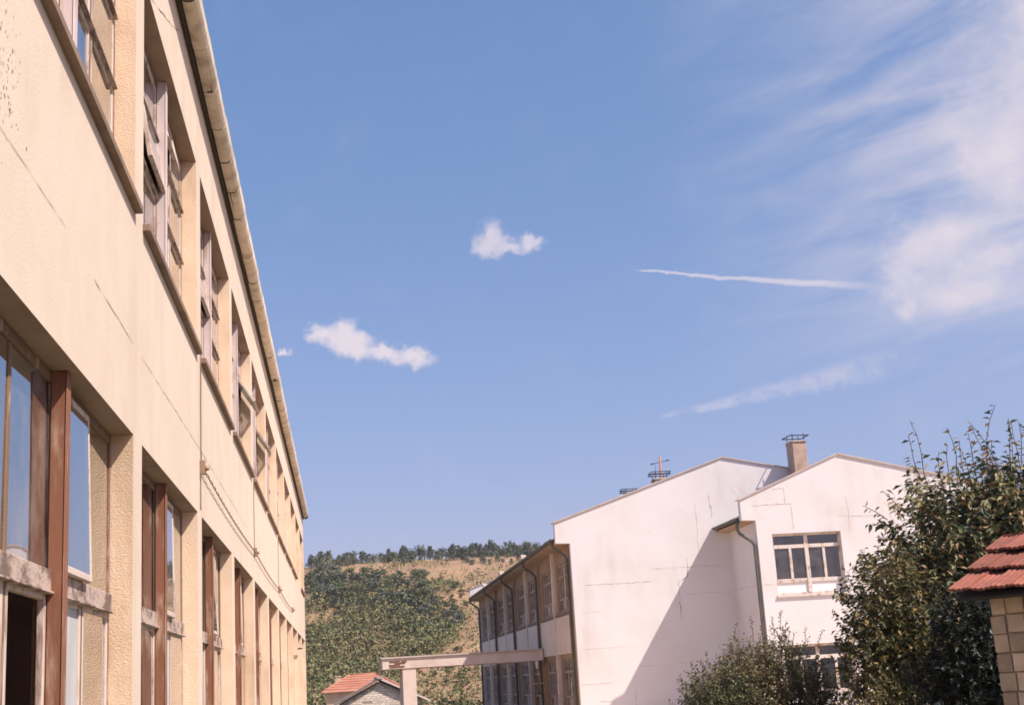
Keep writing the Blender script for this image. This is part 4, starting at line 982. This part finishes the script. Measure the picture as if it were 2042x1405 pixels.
TREES = {'crest':[(42.2,431.7),(57.3,438.2),(52.6,437.5),(-6.8,425.3),(44.9,436.8),(0.1,409.6),(36.1,408.4),(8.3,416.9),(51.7,413.1),(54.1,412.4),(39.9,412.1),(-8.6,405.0),(72.6,435.9),(14.9,438.8),(44.9,414.6),(68.3,430.1),(71.4,436.6),(14.4,404.0),(-3.8,422.0),(-8.5,406.3),(57.3,423.4),(16.5,423.4),(-4.4,412.5),(57.3,408.6),(54.3,419.7),(36.5,408.3),(-5.3,419.6),(7.0,432.2),(66.6,419.0),(19.7,424.8),(-0.3,431.0),(58.6,409.2),(65.6,410.9),(18.7,427.5),(19.1,437.6),(15.5,403.1),(3.0,430.1),(3.9,409.6),(34.0,421.0),(10.2,427.0),(27.7,421.5),(-4.4,408.9),(57.3,412.2),(52.0,438.4),(43.0,433.2),(-0.4,413.8),(14.8,422.5),(62.2,439.2),(27.7,423.6),(50.0,423.3),(13.9,407.3),(73.6,438.7),(41.8,424.0),(17.9,412.9),(60.7,419.6),(55.8,432.8),(47.9,429.2),(52.0,419.6),(47.3,417.0),(30.9,432.6),(46.2,417.4),(68.4,428.8),(36.6,408.4),(34.6,416.0),(45.3,422.8),(57.8,428.7),(55.0,419.1),(44.0,431.6),(57.5,419.2),(61.0,435.8),(48.5,439.2),(68.6,424.6),(33.0,413.3),(60.8,438.0),(30.1,430.1),(50.2,431.4),(4.9,433.0),(44.7,421.5),(42.4,432.8),(43.3,431.1),(-6.8,419.2),(42.7,415.0),(47.0,428.2),(-5.4,402.8),(1.6,404.7),(-6.2,425.3),(40.8,426.9),(9.8,407.7),(13.2,413.6),(20.5,409.2),(-1.4,410.1),(70.3,434.2),(25.5,434.0),(20.3,412.5),(37.9,438.6),(70.1,427.5),(18.5,403.5),(37.1,427.7),(2.3,428.1),(20.5,406.1),(69.2,420.2),(71.1,437.2),(38.5,416.3),(70.5,423.9),(24.3,418.2),(30.3,417.2),(28.8,411.9),(41.2,422.2),(15.0,433.0),(-7.9,415.1),(53.3,415.9),(12.3,413.0),(14.8,427.5),(43.6,427.3),(49.8,411.8),(51.8,417.6),(33.8,418.8),(15.0,425.0),(20.6,431.8),(-6.1,421.0),(67.2,436.4),(33.9,408.5),(53.8,421.7),(38.2,430.7),(42.2,423.4),(64.4,420.3),(21.7,406.2),(56.4,410.1),(59.6,430.2),(25.6,417.2),(56.0,437.1),(2.5,423.3),(30.9,418.6),(3.4,426.7),(-3.5,420.6),(55.9,429.2),(-7.1,430.5),(73.0,430.4),(-5.0,411.0),(69.3,430.8),(1.8,417.4),(3.1,427.5),(3.8,403.5),(21.0,410.1),(52.6,436.1),(1.7,410.4),(31.6,438.0),(20.6,409.8),(3.2,428.2),(65.1,425.8)],'belowcrest':[(50.0,407.5),(51.9,395.0),(41.3,391.0),(36.3,391.0),(37.4,386.5),(48.4,385.5),(35.6,394.5),(40.7,394.5),(42.6,388.0),(45.7,395.5),(46.6,390.5),(53.7,382.0)],'mid':[(4.2,330.5),(-5.8,365.0),(-3.8,352.5),(2.7,313.5),(-4.0,359.0),(-0.1,364.5),(0.2,359.0),(19.3,339.0),(17.5,303.0),(11.4,331.0),(11.6,339.5),(10.8,316.0),(-3.7,362.0),(-8.1,361.0),(-6.3,352.0),(0.8,332.5),(-0.1,319.5),(13.4,347.0),(-1.3,322.5),(17.7,305.5),(14.7,335.0),(-7.2,344.5),(2.3,369.0),(5.5,309.5),(3.8,341.0),(21.6,352.0),(6.6,333.0),(8.5,310.0),(7.4,329.5),(8.5,334.5),(9.5,318.5),(19.1,342.5),(4.5,315.5),(-1.8,367.5),(12.8,299.0),(1.1,366.5),(8.9,341.0),(-6.5,330.5),(0.1,345.0),(8.5,331.5),(14.6,311.5),(15.8,337.0),(-4.8,371.5),(-7.4,367.5),(14.5,303.0),(4.3,318.0),(18.3,317.5),(-2.0,357.5),(-2.4,331.5),(2.0,318.5),(-1.2,351.0),(14.4,296.0),(11.2,296.5),(-2.4,317.0),(1.1,321.5),(-8.3,347.0),(9.4,345.5),(-7.9,356.5),(12.4,334.5),(11.2,328.0),(8.7,321.0),(7.2,339.0),(2.1,325.5),(12.9,310.0),(-8.6,352.5),(-3.0,325.0),(15.8,293.5),(-5.0,326.5),(19.2,350.5),(-1.8,371.0),(7.7,313.5),(0.7,354.5),(8.3,298.5),(-3.0,374.0),(-5.0,340.5),(-2.7,329.0),(19.9,347.5),(10.9,302.0),(6.4,366.5),(-2.8,365.0),(12.8,307.0),(4.9,321.5),(-5.0,347.0),(4.3,349.0),(-0.9,338.0),(2.9,328.0),(20.2,331.0),(8.2,306.0),(10.2,323.0),(-2.0,346.5),(-0.4,334.5),(18.4,308.5),(-7.9,363.5),(4.5,344.0),(15.3,348.5),(2.8,337.0),(5.5,325.5),(7.3,319.0),(21.6,344.5),(-6.3,349.5),(0.4,327.5),(-6.0,355.0),(-0.7,315.5),(-4.7,323.0),(-4.6,320.5)],'clump':[(14.3,290.0),(17.0,273.0),(17.8,294.5),(11.5,288.5),(11.3,286.5),(19.2,280.5),(17.2,280.0),(16.7,283.0),(14.1,285.0),(15.9,277.5),(23.5,292.0),(14.8,275.0),(13.9,281.5),(20.0,298.0),(19.2,277.5),(14.1,287.0),(16.9,292.0),(24.5,284.5),(11.7,283.5),(18.5,287.0),(24.5,288.5),(18.6,270.0),(23.6,279.5),(20.2,296.0),(19.5,292.0),(22.1,297.0),(11.8,281.0),(20.8,275.5),(18.7,275.5),(20.6,270.0),(23.9,294.0),(22.1,277.5),(14.3,279.0),(21.8,286.5),(13.5,276.5),(21.4,280.0),(16.9,290.0),(21.5,288.5),(19.3,284.0),(17.8,297.0),(16.4,287.0),(11.7,278.5),(14.8,293.5),(22.0,273.0)],'scatter':[(25.7,297.0),(26.0,321.0),(27.3,334.0),(22.2,344.0),(27.2,311.0),(22.1,305.0),(27.6,303.5),(25.5,352.5),(25.1,346.5),(27.5,316.0),(21.4,314.0),(28.5,325.0),(24.9,308.5),(27.8,328.0),(26.5,342.5),(24.5,313.5),(24.1,301.5),(30.3,321.0)],'olive':[(6.3,243.0),(1.0,264.0),(12.2,264.0),(6.2,260.0),(5.1,268.0),(-5.7,292.0),(12.4,271.0),(9.6,266.5),(13.8,254.5),(-2.2,253.5),(0.1,296.0),(-4.3,307.0),(8.9,273.5),(-4.2,283.0),(-0.1,307.0),(6.1,255.0),(-5.6,254.5),(10.5,260.0),(0.8,277.5),(-3.1,250.0),(7.3,281.5),(4.3,307.0),(-3.6,313.5),(-6.8,273.0),(-1.7,257.0),(8.5,286.0),(6.7,290.5),(0.3,251.0),(-6.5,296.5),(2.0,304.0),(2.7,292.5),(4.7,263.5),(4.3,296.5),(3.7,287.5),(9.4,278.5),(4.4,251.0),(15.7,259.5),(-7.1,315.5),(-2.4,273.0),(-0.3,310.5)],'foot':[(14.6,231.0),(18.0,219.0),(22.5,233.0),(17.6,235.0),(16.3,224.0),(20.3,248.5),(20.2,231.5),(16.1,252.0),(20.9,239.5),(14.1,222.5),(19.4,222.5),(21.6,244.5),(19.0,225.5),(17.4,231.0)]}
r = random.Random(77)
def far_tree(name, x, y, h, wide, meshes, label, group, cat='tree', lift=0.0):
    me, tr = r.choice(meshes); s = Matrix.Diagonal((h * wide, h * wide, h))
    rot = Matrix.Rotation(r.uniform(0, 6.28), 3, 'Z') @ s
    z = gz(x, y) - 0.03 * h + lift
    T = bpy.data.objects.new(name, None); T.empty_display_size = 1.0
    link(T, None, Matrix.Translation((x, y, z)) @ rot.to_4x4())
    tag(T, label, cat, group)
    for nme, q in (('crown', me), ('trunk', tr)):
        o = bpy.data.objects.new(nme, q); COL.objects.link(o); o.parent = T; WM[o.name] = WM[T.name]
def size(h, lo, hi): return 'small' if h < lo + (hi - lo) / 3 else 'tall' if h > hi - (hi - lo) / 3 else 'middling'
for (x, y) in TREES['crest']:
    h = r.choice((r.uniform(2.0, 3.6), r.uniform(3.0, 4.6), r.uniform(3.6, 5.6))); u = x / y
    w = 'behind the cream building corner' if u < 0.0 else 'above the red roofed house' if u < 0.03 else 'above the canopy pier' if u < 0.07 else 'above the open bare slope' if u < 0.11 else 'above the shaded facade roof'
    far_tree('conifer', x, y, h, r.uniform(0.8, 1.2), fir, '%s dark conifer of the hill crest row, %s' % (size(h, 2.0, 5.6), w), 'conifers along the hill crest')
for (x, y) in TREES['belowcrest']: far_tree('conifer', x, y, r.uniform(1.6, 2.8), r.uniform(0.9, 1.3), fir, 'dark conifer standing alone just below the crest row', 'lone conifers below the crest')
for (x, y) in TREES['mid']:
    h = r.choice((r.uniform(1.8, 2.8), r.uniform(2.6, 4.2))); u = x / y
    w = ('left part' if u < 0.005 else 'middle part' if u < 0.033 else 'right part') + (' at the upper edge' if y > 345 else ' at the lower edge' if y < 322 else '')
    far_tree('hillside_tree', x, y, h, r.uniform(1.1, 2.0), dec + fir[4:], '%s dark green tree in the hillside tree belt, %s' % (size(h, 1.8, 4.2), w), 'trees across the middle of the hill')
for (x, y) in TREES['clump']:
    h = r.uniform(2.0, 3.4); w = 'top' if y > 296 else 'foot' if y < 276 else 'middle'
    far_tree('hillside_tree', x, y, h, r.uniform(1.0, 1.5), dec + fir[4:], '%s dark tree at the %s of the dense clump left of the shaded facade' % (size(h, 2.0, 3.4), w), 'trees of the dense hillside clump')
for (x, y) in TREES['scatter']: far_tree('hillside_bush', x, y, r.uniform(1.2, 2.0), r.uniform(1.3, 1.9), dec, 'dark bush scattered on the bare slope beside the roof edge', 'bushes scattered on the bare slope', 'bush')
for (x, y) in TREES['olive']:
    h = r.uniform(1.6, 2.8); w = 'beside the cream building corner' if x / y < -0.003 else 'above the red roofed house' if x / y < 0.022 else 'above the canopy end'
    far_tree('olive_bush', x, y, h, r.uniform(1.2, 1.7), oli, '%s olive brown bush on the lower slope %s' % (size(h, 1.6, 2.8), w), 'olive bushes on the lower slope', 'bush')
for (x, y) in TREES['foot']: far_tree('hillside_bush', x, y, r.uniform(1.0, 2.0), r.uniform(1.2, 1.7), dec + oli, 'bush on the reddish slope under the canopy beam', 'bushes under the canopy beam', 'bush')
for (x, y, h, w, lab) in ((-2.6, 120, 5.4, 0.9, 'dark green tree beside the cream building corner, left of the red roof'), (9.2, 118, 5.0, 1.2, 'dark rounded bush right of the pale brick gable'), (11.8, 122, 4.6, 1.3, 'bright green bush at the foot of the shaded facade'), (7.0, 128, 4.2, 1.4, 'grey green bush between the pier and the shaded facade'), (13.8, 126, 4.9, 1.2, 'green bush half hidden by the shaded facade')):
    far_tree('valley_tree', x, y, h, w, vgr, lab, None, 'tree')
# the scrub that covers the lower slope as one mass
lv = ([], []); r = random.Random(5)
def scrub(x, y, h):
    z = gz(x, y)
    for i in range(26):
        u = rv(r); p = Vector((x + u.x * h * 0.75, y + u.y * h * 0.75, z + h * 0.42 + u.z * h * 0.42))
        leaf(lv, p, (rv(r) + Vector((0, 0, 0.3))).normalized(), u, h * r.uniform(0.16, 0.34), h * r.uniform(0.12, 0.22))
n = 0
while n < 5200:
    y = r.uniform(200, 412); x = r.uniform(-0.10, 0.20) * y
    u = x / y
    if u < 0.045: dens = 1.0 if y < 300 else (0.42 if y < 336 else 0.05)
    elif u < 0.078: dens = 0.9 if 252 < y < 285 else (0.3 if y < 345 else 0.06)
    else: dens = 0.14 if y < 300 else 0.05
    q = 0.5 + 0.5 * math.sin(x * 0.23 + 1.3 * math.sin(y * 0.06)) * math.sin(y * 0.11 + 0.7 * math.sin(x * 0.13))
    if r.random() > dens * (0.55 + 0.5 * q): n += 0.1; continue
    scrub(x, y, r.choice((r.uniform(0.7, 1.6), r.uniform(1.4, 3.2)))); n += 1
o = finish_leaves('hillside_scrub', lv, M_oli, None)
tag(o, 'olive brown scrub covering the dry lower hillside', 'scrub', kind='stuff')

# ================================================================== thin dry-summer haze
def haze():
    b = MB(); b.box(-900, 900, -300, 1600, -6.5, 60.0)
    m = bpy.data.materials.new('thin_haze'); m.use_nodes = True; nt = m.node_tree; nt.nodes.clear()
    o = nt.nodes.new('ShaderNodeOutputMaterial'); v = nt.nodes.new('ShaderNodeVolumePrincipled')
    v.inputs['Color'].default_value = (0.86, 0.88, 0.95, 1); v.inputs['Density'].default_value = 0.0002
    v.inputs['Anisotropy'].default_value = 0.2
    nt.links.new(v.outputs[0], o.inputs['Volume'])
    tag(b.build('haze', m), kind='stuff')
haze()
